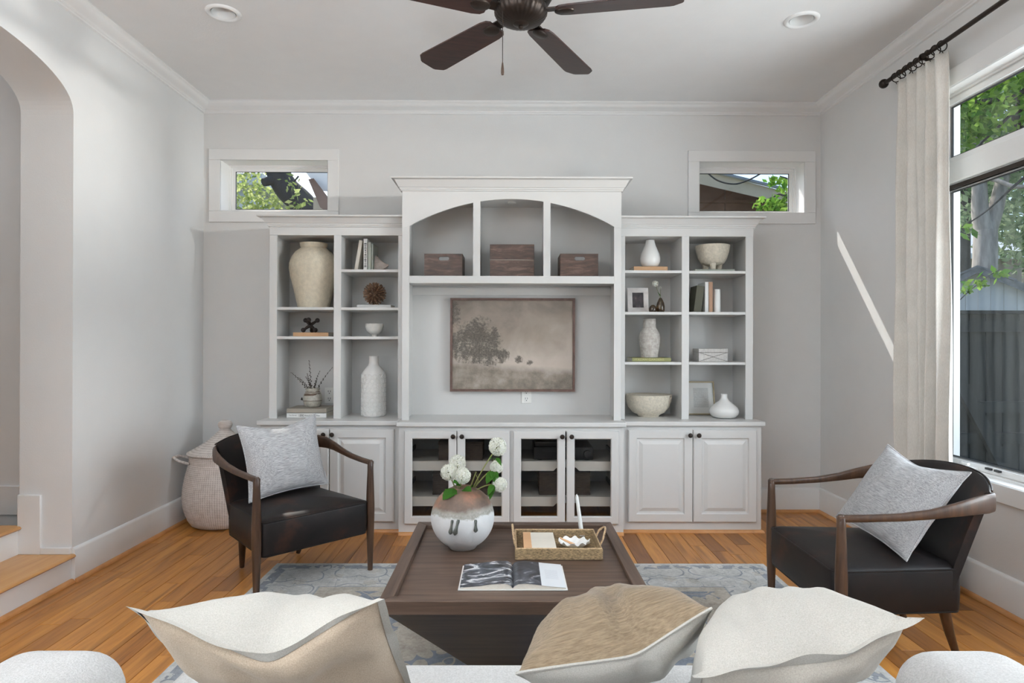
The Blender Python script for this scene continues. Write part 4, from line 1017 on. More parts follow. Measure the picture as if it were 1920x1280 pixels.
def standbook(label, pxb, pxt, pyt, py, w_px, yf, depth, z, mat, group=None, marks=None):
    """an upright book: base left pixel, top left pixel (leaning), top height pixel, spine width in pixels"""
    xb = at(pxb, py, y=yf).x; xt = at(pxt, pyt, y=yf).x; zt = at(pxt, pyt, y=yf).z; w = w_px * yf / F
    ln = math.atan2(xt - xb, zt - z); h = (zt - z) / math.cos(ln) if True else 0
    mtx = Matrix.Translation((xb, yf, z + 0.0006 + (w * math.sin(ln) if ln > 0 else 0))) @ Matrix.Rotation(ln, 4, 'Y')
    h = max(0.05, h - w * abs(math.sin(ln)))
    t = thing('book', label, 'book', (xb, yf, z), group)
    ob('cover', MB().box(0, w, 0, 0.003, 0, h).box(0, 0.0022, 0, depth, 0, h).box(w - 0.0022, w, 0, depth, 0, h).xform(mtx), mat, t, bevel=0.0008)
    ob('pages', MB().box(0.0022, w - 0.0022, 0.003, depth - 0.003, 0.003, h - 0.003).xform(mtx), M['paper'], t)
    if marks:
        mk = MB()
        for a, b, ww in marks: mk.box(w * (0.5 - ww / 2), w * (0.5 + ww / 2), -0.0006, 0.0, h * a, h * b)
        ob('spine_lettering', mk.xform(mtx), 'slot', t)
    return t
M['paper'] = plain('book_pages', (0.74, 0.70, 0.62), 0.85, var=0.08, nscale=120, scale=(1, 1, 8))
M['c_cream'] = plain('book_cream', (0.66, 0.61, 0.53), 0.6)
M['c_white'] = plain('book_white', (0.74, 0.73, 0.71), 0.5)
M['c_sage'] = plain('book_sage', (0.36, 0.38, 0.33), 0.6)
M['c_taupe'] = plain('book_taupe', (0.30, 0.26, 0.215), 0.65)
M['c_tan'] = plain('book_tan', (0.58, 0.34, 0.18), 0.55)
M['c_olive'] = plain('book_olive', (0.26, 0.255, 0.10), 0.55)
M['c_dkgreen'] = plain('book_dark_olive', (0.075, 0.07, 0.045), 0.6)
M['c_brown'] = plain('book_brown', (0.40, 0.235, 0.15), 0.6)
M['c_darkbrown'] = plain('book_dark_brown', (0.06, 0.045, 0.035), 0.6)
M['gold'] = plain('title_gold', (0.50, 0.45, 0.20), 0.4)
M['urn'] = plain('beige_plaster', (0.62, 0.55, 0.43), 0.85, var=0.10, nscale=40, bstr=0.5, bscale=160)
M['ceramic'] = plain('white_ceramic', (0.82, 0.81, 0.79), 0.22, var=0.01)
M['matte'] = plain('matte_white_ceramic', (0.76, 0.74, 0.70), 0.7, var=0.05, bstr=0.3, bscale=90)
M['stone'] = plain('rough_stoneware', (0.62, 0.56, 0.46), 0.9, var=0.14, nscale=60, bstr=1.0, bscale=120)
M['iron'] = plain('rusty_iron', (0.035, 0.025, 0.022), 0.7, 0.3, var=0.3, nscale=60, bstr=0.4)
M['seed'] = plain('brown_pod', (0.17, 0.095, 0.055), 0.6, var=0.35, nscale=50)
M['shell'] = plain('grey_shell', (0.50, 0.43, 0.39), 0.7, var=0.15, nscale=60, bstr=0.4)
M['leaf'] = leafmat('flower_leaf', (0.018, 0.060, 0.010), (0.055, 0.15, 0.025), 0.25)
M['stem'] = plain('green_stem', (0.16, 0.17, 0.05), 0.6, var=0.2)
M['petal'] = leafmat('white_petal', (0.78, 0.79, 0.68), (0.93, 0.93, 0.89), 0.3)
M['smoke'] = glassmat('smoked_glass', (0.42, 0.33, 0.24), 0.07)
YV = 4.42

# -- outer bay of the urn bookcase
pot('urn', 'large beige plaster urn filling the top bay of the bookcase', 'vase', 588, 575, LO[0], 4.435,
    [(28, 0), (31, 12), (36, 34), (42, 58), (44.5, 72), (44, 82), (40, 93), (33, 103), (26, 108), (23, 110.5), (24.5, 114), (25.5, 119)], 'urn', 56, sy=0.92, grow=1.02)
b = flatbook('tan cloth book lying under the iron jack', 549.5, 616, 627, 4.36, 0.17, LO[1], 0.028, M['c_tan'])
zj = LO[1] + 0.0286
jx = at(582, 612, y=4.43).x
t = thing('jack_sculpture', 'dark iron jack sculpture with ball ends on the tan book', 'sculpture', (jx, 4.43, zj))
jm = Matrix.Translation((jx, 4.43, zj + 0.052))
for ax in ((0.72, 0.42, 0.60), (-0.72, 0.42, 0.60), (0.05, -0.80, 0.60)):
    v = Vector(ax).normalized() * 0.060
    ob('rod', MB().tube([tuple(-v), tuple(v * 0.0), tuple(v)], [0.0075, 0.012, 0.0075], 10).xform(jm), 'iron', t)
    for s in (-1, 1): ob('ball_end', MB().sphere(tuple(v * s), 0.0165, 14, 10).xform(jm), 'iron', t)
flatbook('white spined book at the bottom of the pair under the jug', 537.5, 612, 778, 4.30, 0.23, CT, 0.032, M['c_white'], spine_text=[('Tom Birney', 0.05, 0.25, 0.30), ('1890', 0.31, 0.43, 0.52), ('House & Garden Plans', 0.45, 0.83, 0.34)])
flatbook('taupe cloth book on top of the pair under the jug', 537.5, 612, 770, 4.305, 0.22, CT + 0.0328, 0.030, M['c_taupe'])
def jug_mat():
    m, n, l, b = newmat('striped_jug_glaze')
    tc = n.new('ShaderNodeTexCoord'); sp = n.new('ShaderNodeSeparateXYZ'); l.new(tc.outputs['Object'], sp.inputs[0])
    nz = noise_tex(n, l, tc.outputs['Object'], 35, 3); z = math_n(n, l, 'ADD', sp.outputs[2], math_n(n, l, 'MULTIPLY', math_n(n, l, 'SUBTRACT', nz, 0.5), 0.006))
    base = ramp(n, l, nz, [(0.3, (0.36, 0.34, 0.29)), (0.7, (0.60, 0.57, 0.50))])
    def band(lo, hi): return math_n(n, l, 'MULTIPLY', math_n(n, l, 'GREATER_THAN', z, lo), math_n(n, l, 'LESS_THAN', z, hi))
    k = math_n(n, l, 'MAXIMUM', band(0.044, 0.048), band(0.104, 0.109))
    k = math_n(n, l, 'MAXIMUM', k, math_n(n, l, 'MULTIPLY', band(0.082, 0.098), math_n(n, l, 'GREATER_THAN', noise_tex(n, l, tc.outputs['Object'], 22, 1), 0.5)))
    l.new(mixc(n, l, k, base, (0.09, 0.055, 0.035)), b.inputs['Base Color']); b.inputs['Roughness'].default_value = 0.4; return m
zj = CT + 0.0634
o, p0, k = pot('jug', 'small grey and brown striped jug on the stacked books', 'jug', 586, 765, zj, YV, [(12, 0), (15, 3), (17.5, 13), (17, 20), (14, 27), (12.3, 29), (12, 31), (13.5, 33), (13.3, 35)], jug_mat(), 32)
ob('handle_lug', MB().tube([(p0.x - 0.055, p0.y - 0.02, zj + 0.050), (p0.x - 0.072, p0.y - 0.022, zj + 0.055), (p0.x - 0.066, p0.y - 0.02, zj + 0.066)], 0.006, 8), 'iron', o)
ends = [(546, 698), (560, 708), (573, 706), (579.5, 675), (600, 695), (624, 688), (576, 700), (594, 712)]
DL = ['dark dried stem leaning lowest over the jug towards the bookcase side', 'shorter dried stem just above the lowest leaning one', 'short upright dried stem with a bent tip in the jug', 'tallest upright dark dried stem in the striped jug', 'dried stem beside the long arching one in the jug', 'long arching dried stem reaching the bookcase divider', 'thin upright dried stem next to the tallest one', 'shortest dried stem tucked low in the jug']
t0 = Vector((p0.x, p0.y, zj + 0.10))
for i, (ex, ey) in enumerate(ends):
    e = at(ex, ey, y=YV - 0.01 + 0.012 * (i % 3)); d = e - t0
    st_ = t0 + Vector((d.x * 0.12, (i % 3 - 1) * 0.012, 0))
    mid = st_.lerp(e, 0.55) + Vector((0.012 * (1 if d.x < 0 else -1) * (abs(d.x) > 0.05), 0, 0.008))
    pts = [((1 - u) ** 2) * st_ + 2 * u * (1 - u) * mid + u * u * e for u in [q / 16 for q in range(17)]]
    root = thing('dried_stem', DL[i], 'dried stem', tuple(st_), 'dried stems in the jug')
    ob('stalk', MB().tube([tuple(q) for q in pts], 0.0011, 5), 'c_darkbrown', root)
    bd = MB()
    for q in range(2, 17):
        for s in ((-1,), (1,))[q % 2]:
            r_ = 0.0050 * (1.1 - q / 24)
            bd.sphere((pts[q].x + s * r_ * 0.8, pts[q].y + 0.002 * s, pts[q].z + 0.002 * s), r_, 6, 5)
    ob('seed_heads', bd, 'c_darkbrown', root, kind='stuff')
# -- inner bay of the urn bookcase
g = 'upright books beside the shell'
standbook('cream book leaning against the white upright one', 664, 673.5, 450, 504, 6.6, 4.34, 0.16, LI[0], M['c_cream'], g)
rr = random.Random(4); mk = []; u = 0.10
while u < 0.86:
    w = rr.choice((0.012, 0.018, 0.03)); mk.append((u, u + w, rr.choice((0.4, 0.55, 0.65)))); u += w + rr.choice((0.012, 0.02))
standbook('white upright book with dark spine lettering beside the shell', 681.3, 681.5, 447.5, 504, 7.4, 4.33, 0.17, LI[0], M['c_white'], g, mk)
standbook('sage green upright book beside the white lettered one', 689.6, 689.8, 454, 504, 6.2, 4.33, 0.16, LI[0], M['c_sage'], g)
standbook('thin grey-green upright book touching the shell', 696.3, 696.4, 457, 504, 3.4, 4.34, 0.16, LI[0], M['c_sage'], g)
# shell: ribbed fan, pointed to the side
sxp = at(702.5, 503, y=4.42).x; kk = 4.42 / F
rings = []
for i in range(9):
    u = i / 8; ring = []
    for j in range(15):
        v = j / 14; a = PI * v
        r_ = (1 - 0.86 * u ** 1.3) * (1 + 0.05 * (j % 2))
        ring.append((sxp + kk * 26 * u, 4.42 - 0.045 * r_ * math.cos(a), LI[0] + 0.001 + kk * (32 * r_ * math.sin(a) * (1 - 0.35 * u) + 11 * u ** 2)))
    rings.append(ring)
ob('seashell', MB().loft(rings, True, True, True), 'shell', None, 'pale grey ribbed seashell leaning beside the upright books', 'shell', origin=(sxp, 4.42, LI[0]))
flatbook('thin white book under the spiky ball', 669, 733, 572, 4.36, 0.17, LI[1], 0.024, M['c_white'])
bc = at(702.5, 549.5, y=4.44); bc.z = LI[1] + 0.0246 + 0.082
sp_ = MB(); sp_.sphere(tuple(bc), 0.030, 16, 10); NS = 92
for i in range(NS):
    zz_ = 1 - 2 * (i + 0.5) / NS; r_ = math.sqrt(1 - zz_ * zz_); a = i * 2.39996
    d = Vector((r_ * math.cos(a), r_ * math.sin(a), zz_))
    sp_.tube([tuple(bc + d * 0.028), tuple(bc + d * 0.055), tuple(bc + d * 0.074), tuple(bc + d * 0.082)], [0.0030, 0.0050, 0.0068, 0.0040], 7)
ob('spiky_ball', sp_, 'seed', None, 'brown spiky seed pod ball on the thin white book', 'ornament', origin=(bc.x, bc.y, LI[1] + 0.0246))
def lump(amt, f=5, ph=0.0):
    return lambda k, n, z: 1 + amt * mnoise.noise(Vector((f * math.cos(2 * PI * k / n) + ph, f * math.sin(2 * PI * k / n), z * 30)))
pot('footed_bowl', 'small lumpy white bowl alone on the shelf below the spiky ball', 'bowl', 702, 629, LI[2], 4.41, [(5, 0), (5, 4), (9, 5), (14, 10), (16.3, 16), (16.8, 20), (16, 24)], 'matte', 36, mod=lump(0.05, 2.5))
o, p0, k = pot('vase', 'tall white vase covered in raised circles', 'vase', 700.3, 780, CT, YV, [(20.5, 0), (22, 3), (22.3, 40), (22, 76), (20.5, 83), (15, 90), (10, 95), (8.8, 99), (8.6, 109), (9, 112)], 'ceramic', 48)
dots = MB()
for r in range(9):
    for c_ in range(15):
        a = 2 * PI * (c_ + 0.5 * (r % 2)) / 15; R_ = 22.2 * k; z = CT + (6 + r * 8.6) * k
        ring_ = [(p0.x + R_ * math.cos(a + 0.165 * math.cos(q)) * 1.0, p0.y + R_ * math.sin(a + 0.165 * math.cos(q)), z + 3.9 * k * math.sin(q)) for q in [2 * PI * w / 10 for w in range(10)]]
        dots.tube(ring_, 0.0034, 5, closed=True)
ob('raised_circles', dots, 'ceramic', o, kind='stuff')

# -- wooden boxes in the arched cubbies
def crate(label, px0, px1, pyt, yf, depth, lid=False):
    A, B = at(px0, 517, y=yf), at(px1, 517, y=yf); zt = at(px0, pyt, y=yf).z; z0 = ZS1 + 0.0008
    x0, x1 = A.x, B.x; th = 0.011
    t = thing('wooden_box', label, 'box', ((x0 + x1) / 2, yf, z0), 'wooden boxes in the arched cubbies')
    if lid:
        zm = z0 + (zt - z0) * 0.53
        ob('body', MB().box(x0, x1, yf, yf + depth, z0, zm - 0.001), 'boxwood', t, bevel=0.002)
        ob('lid', MB().box(x0, x1, yf, yf + depth, zm + 0.001, zt), 'boxwood', t, bevel=0.002)
        ob('joint', MB().box(x0 + 0.002, x1 - 0.002, yf + 0.001, yf + depth, zm - 0.001, zm + 0.001), 'c_cream', t)
    else:
        xm = (x0 + x1) / 2 + 0.004; hw, h0, h1 = 0.036, zt - 0.046, zt - 0.020
        outer = [(x0, z0), (x1, z0), (x1, zt), (x0, zt)]
        def hole(n=6):
            pts = []; r = (h1 - h0) / 2
            for cx__, a0 in ((xm + hw - r, -90), (xm - hw + r, 90)):
                for q in range(n + 1): a = math.radians(a0 + 180 * q / n); pts.append((cx__ + r * math.cos(a), (h0 + h1) / 2 + r * math.sin(a)))
            return pts
        bm = bmesh.new(); ho = hole()
        vo = [bm.verts.new((p[0], yf, p[1])) for p in outer]; vh = [bm.verts.new((p[0], yf, p[1])) for p in ho]
        eo = [bm.edges.new((vo[i], vo[(i + 1) % 4])) for i in range(4)]; eh = [bm.edges.new((vh[i], vh[(i + 1) % len(vh)])) for i in range(len(vh))]
        bmesh.ops.triangle_fill(bm, use_beauty=True, edges=eo + eh)
        ext = bmesh.ops.extrude_face_region(bm, geom=bm.faces[:]); bmesh.ops.translate(bm, verts=[v for v in ext['geom'] if isinstance(v, bmesh.types.BMVert)], vec=(0, th, 0))
        bm.verts.index_update(); mb = MB(); mb.v = [tuple(v.co) for v in bm.verts]; mb.f = [tuple(v.index for v in f.verts) for f in bm.faces]; bm.free()
        ob('front_board', mb, 'boxwood', t, smooth=0)
        ob('side_board', MB().box(x0, x0 + th, yf + th, yf + depth, z0, zt), 'boxwood', t)
        ob('side_board', MB().box(x1 - th, x1, yf + th, yf + depth, z0, zt), 'boxwood', t)
        ob('back_board', MB().box(x0 + th, x1 - th, yf + depth - th, yf + depth, z0, h0 - 0.004), 'boxwood', t)
        ob('bottom_board', MB().box(x0 + th, x1 - th, yf + th, yf + depth - th, z0, z0 + th), 'boxwood', t)
crate('brown wooden crate with slot handle in the cubby towards the arch', 795.3, 867, 475.3, 4.27, 0.22)
crate('taller lidded brown wooden box in the middle cubby', 918.5, 1001.5, 457.8, 4.27, 0.20, True)
crate('brown wooden crate with slot handle in the cubby towards the curtain', 1050.5, 1121.6, 475.3, 4.27, 0.22)

# -- inner bay of the rough bowl bookcase
flatbook('tan box-like book under the white teardrop vase', 1188.5, 1252, 502, 4.35, 0.18, RI[0], 0.036, M['c_tan'])
pot('vase', 'glossy white teardrop vase on the tan book', 'vase', 1219, 498, RI[0] + 0.0366, YV, [(11, 0), (15, 3), (18, 10), (18.5, 17), (17, 25), (13, 34), (9.8, 42), (8.2, 48), (7.9, 51)], 'ceramic', 40)
A, B, C_ = at(1176.5, 539, y=4.47), at(1215.5, 539, y=4.47), at(1178, 584, y=4.40)
fw, fh = 0.146, 0.178
t = thing('photo_frame', 'whitewashed wooden photo frame with a dark photograph', 'photo frame', (at(1197, 584, y=4.40).x, 4.40, RI[1]))
lean = Matrix.Translation((at(1197, 584, y=4.40).x, 4.40, RI[1] + 0.0050)) @ Matrix.Rotation(-0.06, 4, 'Z') @ Matrix.Rotation(-0.22, 4, 'X')
M['washed'] = wood('whitewashed_wood', (0.40, 0.36, 0.34), (0.58, 0.54, 0.52), (0.66, 0.63, 0.61), (8, 40, 14), 0.7)
ob('frame', MB().loft([[(-fw / 2 + a, e, a), (fw / 2 - a, e, a), (fw / 2 - a, e, fh - a), (-fw / 2 + a, e, fh - a)] for a, e in [(0, 0.016), (0, 0.0), (0.030, 0.002), (0.034, 0.005), (0.034, 0.016)]], True, loop=True).xform(lean), 'washed', t, smooth=0)
def photo_mat():
    m, n, l, b = newmat('dark_photograph'); v = tcoord(n, l, 'Object', (9, 9, 5)); a = noise_tex(n, l, v, 4, 3)
    l.new(ramp(n, l, a, [(0.35, (0.012, 0.009, 0.012)), (0.6, (0.05, 0.035, 0.04)), (0.8, (0.22, 0.17, 0.13))]), b.inputs['Base Color']); b.inputs['Roughness'].default_value = 0.2; return m
ob('photograph', MB().box(-fw / 2 + 0.03, fw / 2 - 0.03, 0.008, 0.012, 0.03, fh - 0.03).xform(lean), photo_mat(), t)
ob('easel_back', MB().box(-0.02, 0.02, 0.016, 0.020, 0.0, 0.12).xform(lean), 'c_darkbrown', t)
vx = at(1223.7, 584, y=4.36).x; k = 4.36 / F
o, p0, k0 = pot('bud_vase', 'short smoked glass bud vase beside the photo frame', 'vase', 1224.0, 584, RI[1], 4.355, [(6, 0), (7.2, 3), (7.3, 7), (5.5, 11), (3, 13.2), (2.4, 14)], 'smoke', 28, inner=False)
o, p0, k0 = pot('bud_vase', 'tall smoked glass bud vase holding white blooms', 'vase', 1238.4, 584, RI[1], 4.375, [(6.5, 0), (7.8, 4), (8, 11), (6.6, 18), (4, 24), (2.6, 26.5), (2.4, 27.5)], 'smoke', 28, inner=False)
def bloom(parent, c_, R_, n=90, seed=1, name='bloom', pet=0.3):
    """a snowball head: many small four-petalled florets on a sphere"""
    rr = random.Random(seed); mb = MB()
    for i in range(n):
        zz_ = 1 - 2 * (i + 0.5) / n; r_ = math.sqrt(max(0, 1 - zz_ * zz_)); a = i * 2.39996 + rr.random() * 0.4
        d = Vector((r_ * math.cos(a), r_ * math.sin(a), zz_)); q = d.to_track_quat('Z', 'Y').to_matrix()
        c0 = Vector(c_) + d * R_ * (0.84 + 0.2 * rr.random()); s = R_ * pet * (0.8 + 0.5 * rr.random()); ph = rr.random() * 6
        for p_ in range(4):
            aa = ph + p_ * PI / 2
            pts = [Vector((0, 0, -0.1 * s)), Vector((math.cos(aa - 0.55) * s * 0.6, math.sin(aa - 0.55) * s * 0.6, 0.12 * s)), Vector((math.cos(aa) * s, math.sin(aa) * s, 0.05 * s)), Vector((math.cos(aa + 0.55) * s * 0.6, math.sin(aa + 0.55) * s * 0.6, 0.12 * s))]
            mb.add([tuple(c0 + q @ v) for v in pts], [(0, 1, 2, 3)])
    return ob(name, mb, 'petal', parent, smooth=0)
def leaf_mb(base, tip, width, droop=0.01, serr=6):
    b_, t_ = Vector(base), Vector(tip); d = t_ - b_; side = d.cross(Vector((0, -0.5, 1))).normalized(); up = side.cross(d).normalized()
    rows = []
    for i in range(serr * 2 + 1):
        u = i / (serr * 2); w = width * (math.sin(PI * u ** 0.75) ** 0.8) * (1.0 if i % 2 == 0 else 0.84)
        c_ = b_ + d * u - Vector((0, 0, droop * u * u * 4))
        rows.append([tuple(c_ - side * w + up * w * 0.25), tuple(c_), tuple(c_ + side * w + up * w * 0.25)])
    return MB().loft(rows, False)
t = thing('pompom_flower', 'white pompom flower sprig in the tall smoked bud vase', 'flower', (p0.x, p0.y, RI[1] + 0.10), None)
c1, c2 = at(1228.5, 531.5, y=4.375), at(1238.2, 539.3, y=4.375); v0 = Vector((p0.x, p0.y, RI[1] + 0.02))
ob('stem', MB().tube([tuple(v0), (p0.x, p0.y, RI[1] + 0.10), tuple(v0.lerp(c1, 0.75) + Vector((0.006, 0, 0))), tuple(c1)], 0.0014, 6).tube([tuple(v0 + Vector((0.003, 0, 0))), tuple(c2)], 0.0012, 6), 'stem', t)
bloom(t, c1, 0.021, 60, 3); bloom(t, c2, 0.0095, 30, 5)
l1 = at(1239, 556, y=4.372); l2 = at(1232.5, 547.5, y=4.365)
ob('leaf', leaf_mb(l1, l2, 0.010, 0.0, 3), 'leaf', t, smooth=0)
flatbook('olive green book titled in gold under the textured vase', 1185, 1258.5, 673.5, 4.33, 0.20, RI[2], 0.027, M['c_olive'], spine_text=[('ITALIAN GARDENS', 0.07, 0.82, 0.5)], tcol=M['gold'])
def tex_vase_mat():
    m, n, l, b = newmat('hatched_stoneware')
    tc = n.new('ShaderNodeTexCoord'); sp = n.new('ShaderNodeSeparateXYZ'); l.new(tc.outputs['Object'], sp.inputs[0])
    an = math_n(n, l, 'ARCTAN2', sp.outputs[1], sp.outputs[0])
    a = math_n(n, l, 'SINE', math_n(n, l, 'MULTIPLY', sp.outputs[2], 2 * PI * 95)); c = math_n(n, l, 'SINE', math_n(n, l, 'MULTIPLY', an, 64))
    k = math_n(n, l, 'ADD', math_n(n, l, 'MULTIPLY', math_n(n, l, 'MINIMUM', a, c), 0.35), noise_tex(n, l, tc.outputs['Object'], 40, 3))
    l.new(ramp(n, l, k, [(0.12, (0.34, 0.29, 0.255)), (0.45, (0.64, 0.61, 0.57))]), b.inputs['Base Color']); b.inputs['Roughness'].default_value = 0.8
    bump(n, l, b, k, 0.6, 0.004); return m
pot('vase', 'pale textured vase with ribbed bands on the olive green book', 'vase', 1217.6, 669, RI[2] + 0.0278, YV, [(15.5, 0), (16, 3), (17.5, 14), (19.3, 28), (19.8, 37), (18.6, 44), (15, 51), (12.2, 55), (11.8, 60), (11.8, 72)], tex_vase_mat(), 44)
def rimwave(k, n, z): return 1 + 0.03 * math.sin(3 * 2 * PI * k / n + 1) * (z > 0.08)
bo_, p0, k = pot('bowl', 'wide rustic stoneware bowl on the worktop of the shelving', 'bowl', 1215.8, 779, CT, 4.43, [(19, 0), (20, 3), (30, 8), (38, 18), (41.5, 29), (43, 41)], 'stone', 56, mod=rimwave, sy=0.94, inner=False)
bo_.data.materials.clear(); bo_.data.materials.append(M['stone'])
bw = MB().lathe([(43 * k, 41 * k), (41 * k, 41.2 * k), (38.5 * k, 28 * k), (33 * k, 16 * k), (20 * k, 8 * k), (1e-4, 6 * k)], (p0.x, p0.y, CT + 0.001), 56, sy=0.94, mod=rimwave)
ob('bowl_inside', bw, 'stone', bo_)

# -- outer bay of the rough bowl bookcase
flatbook('sage green book under the footed rough bowl', 1303.5, 1378, 504, 4.34, 0.19, RO[0], 0.020, M['c_sage'])
zb = RO[0] + 0.0206; fxm = at(1336, 500, y=YV).x; k = YV / F
t = thing('footed_bowl', 'rough cream bowl on stubby feet on the sage book', 'bowl', (fxm, YV, zb))
ob('vessel', MB().lathe([(1e-4, 9 * k), (12 * k, 9 * k), (21 * k, 13 * k), (26 * k, 22 * k), (29.5 * k, 34 * k), (31.5 * k, 46 * k), (29.5 * k, 46.5 * k), (26 * k, 30 * k), (18 * k, 17 * k), (1e-4, 14 * k)], (fxm, YV, zb), 48,
    mod=lambda q, n, z: 1 + 0.035 * mnoise.noise(Vector((2.2 * math.cos(2 * PI * q / n), 2.2 * math.sin(2 * PI * q / n), z * 14)))), 'stone', t, smooth=60)
for a in (-105, 15, 135):
    a = math.radians(a)
    ob('foot', MB().tube([(fxm + 13 * k * math.cos(a), YV + 13 * k * math.sin(a), zb + 0.0005), (fxm + 14 * k * math.cos(a), YV + 14 * k * math.sin(a), zb + 14 * k)], [5 * k, 6.5 * k], 12), 'stone', t)
g = 'upright books beside the ribbed white cylinder'
standbook('dark olive book leaning beside the white upright book', 1300.5, 1307, 535, 584, 14.5, 4.34, 0.15, RO[1], M['c_dkgreen'], g)
standbook('white upright book between the dark olive and brown ones', 1321.8, 1322.0, 528.5, 584, 6.8, 4.33, 0.17, RO[1], M['c_white'], g)
standbook('brown upright book touching the ribbed white cylinder', 1329.0, 1329.0, 528.5, 584, 7.6, 4.33, 0.17, RO[1], M['c_brown'], g)
pot('vase', 'slim white ribbed cylinder vase beside the brown book', 'vase', 1344.3, 584, RO[1], 4.36, [(6.6, 0), (6.6, 2)] + [(6.5 - 0.02 * i - (0.14 if i % 2 else 0), 2 + 1.5 * i) for i in range(1, 27)] + [(5.6, 43.5)], 'ceramic', 32)
x0, x1 = at(1310, 678, y=4.33).x, at(1364.6, 678, y=4.33).x; zt = at(1330, 653.5, y=4.33).z; z0 = RO[2] + 0.0008
t = thing('keepsake_box', 'grey inlaid keepsake box with crossed lines on the shelf', 'box', ((x0 + x1) / 2, 4.33, z0))
M['inlay'] = plain('grey_bone_inlay', (0.50, 0.475, 0.45), 0.5, var=0.16, nscale=70)
zm = z0 + (zt - z0) * 0.70
bt = Matrix.Translation((x0, 4.33, 0)) @ Matrix.Rotation(0.0, 4, 'Z') @ Matrix.Translation((-x0, -4.33, 0))
ob('body', MB().box(x0, x1, 4.33, 4.47, z0, zm), 'inlay', t, bevel=0.001)
ob('lid', MB().box(x0 - 0.001, x1 + 0.001, 4.329, 4.471, zm + 0.001, zt), 'inlay', t, bevel=0.0015)
ln = MB()
for (xa, za, xb, zb_) in ((x0, z0, x1, zm), (x0, zm, x1, z0)):
    ln.tube([(xa, 4.3297, za + 0.0013), (xb, 4.3297, zb_ + 0.0013)], 0.0012, 5)
ln.tube([(x0, 4.3297, zm), (x1, 4.3297, zm)], 0.0012, 5).tube([(x0, 4.3297, z0 + 0.002), (x0, 4.3297, zt)], 0.0012, 5)
ob('inlay_line', ln, 'c_darkbrown', t)
# framed print and onion vase
A, B = at(1288, 778, y=4.52), at(1340.5, 714.5, y=4.52); fw = B.x - A.x; fh = B.z - CT - 0.002
t = thing('framed_print', 'thin gold framed text print leaning behind the onion vase', 'framed print', ((A.x + B.x) / 2, 4.50, CT))
lean = Matrix.Translation(((A.x + B.x) / 2, 4.50, CT + 0.0042)) @ Matrix.Rotation(-0.18, 4, 'X')
M['goldframe'] = plain('dull_gold_frame', (0.30, 0.24, 0.15), 0.45, 0.4)
def print_mat():
    m, n, l, b = newmat('text_print'); tc = n.new('ShaderNodeTexCoord'); sp = n.new('ShaderNodeSeparateXYZ'); l.new(tc.outputs['Generated'], sp.inputs[0])
    def inr(o, lo, hi): return math_n(n, l, 'MULTIPLY', math_n(n, l, 'GREATER_THAN', o, lo), math_n(n, l, 'LESS_THAN', o, hi))
    blk = math_n(n, l, 'MULTIPLY', inr(sp.outputs[0], 0.22, 0.80), inr(sp.outputs[2], 0.20, 0.82))
    rows = math_n(n, l, 'GREATER_THAN', math_n(n, l, 'SINE', math_n(n, l, 'MULTIPLY', sp.outputs[2], 150)), 0.1)
    nz = math_n(n, l, 'GREATER_THAN', noise_tex(n, l, tcoord(n, l, 'Generated', (60, 1, 40)), 1.0, 1), 0.42)
    c = mixc(n, l, math_n(n, l, 'MULTIPLY', blk, 0.5), (0.60, 0.585, 0.55), (0.42, 0.41, 0.39))
    c = mixc(n, l, math_n(n, l, 'MULTIPLY', math_n(n, l, 'MULTIPLY', blk, rows), math_n(n, l, 'MULTIPLY', nz, 0.45)), c, (0.17, 0.16, 0.15))
    l.new(c, b.inputs['Base Color']); b.inputs['Roughness'].default_value = 0.25; return m
ob('frame', MB().loft([[(-fw / 2 + a, e, a), (fw / 2 - a, e, a), (fw / 2 - a, e, fh - a), (-fw / 2 + a, e, fh - a)] for a, e in [(0, 0.016), (0, 0.0), (0.010, 0.0), (0.010, 0.016)]], True, loop=True).xform(lean), 'goldframe', t, smooth=0)
ob('print', MB().box(-fw / 2 + 0.008, fw / 2 - 0.008, 0.006, 0.012, 0.008, fh - 0.008).xform(lean), print_mat(), t)
pot('vase', 'squat white onion shaped vase on the worktop beside the framed print', 'vase', 1357.6, 783, CT, 4.345, [(14, 0), (21, 2), (26, 8), (26.8, 14), (24, 20), (16, 27), (9.5, 32), (6.8, 36), (5.8, 40), (5.8, 44.5)], 'ceramic', 48)

# ------------------------------------------------------------------ inside the media cabinet
M['wicker'] = plain('dark_wicker', (0.055, 0.038, 0.030), 0.75, var=0.45, nscale=90, scale=(0.3, 0.3, 1.6), bstr=0.6, bscale=160)
def wicker(label, px0, px1, pyt, z, yf, depth):
    x0, x1 = at(px0, 870, y=yf).x, at(px1, 870, y=yf).x; zt = at(px0, pyt, y=yf).z; z += 0.001
    t = thing('wicker_basket', label, 'basket', ((x0 + x1) / 2, yf, z), 'dark lidded baskets in the media cabinet')
    bd = MB(); nr = 10
    for i in range(nr):
        za = z + (zt - 0.02 - z) * i / nr; zb = z + (zt - 0.02 - z) * (i + 1) / nr; e = 0.002 * (i % 2)
        bd.box(x0 + e, x1 - e, yf + e, yf + depth - e, za, zb)
    ob('body', bd, 'wicker', t)
    ob('lid', MB().box(x0 - 0.003, x1 + 0.003, yf - 0.003, yf + depth + 0.003, zt - 0.019, zt), 'wicker', t, bevel=0.004)
T1, T0 = 0.478 - 0.008, 0.245 - 0.008
wicker('dark lidded wicker basket on the upper tray behind the flowers', 822, 905, 828, T1, 4.20, 0.26)
wicker('dark lidded wicker basket on the lower tray behind the flowers', 811, 919, 884, T0, 4.20, 0.26)
wicker('dark lidded wicker basket on the lower tray behind the candle', 1011, 1107, 884, T0, 4.20, 0.26)
x0, x1 = at(1001, 850, y=4.20).x, at(1112, 850, y=4.20).x; zt = at(1050, 838, y=4.20).z
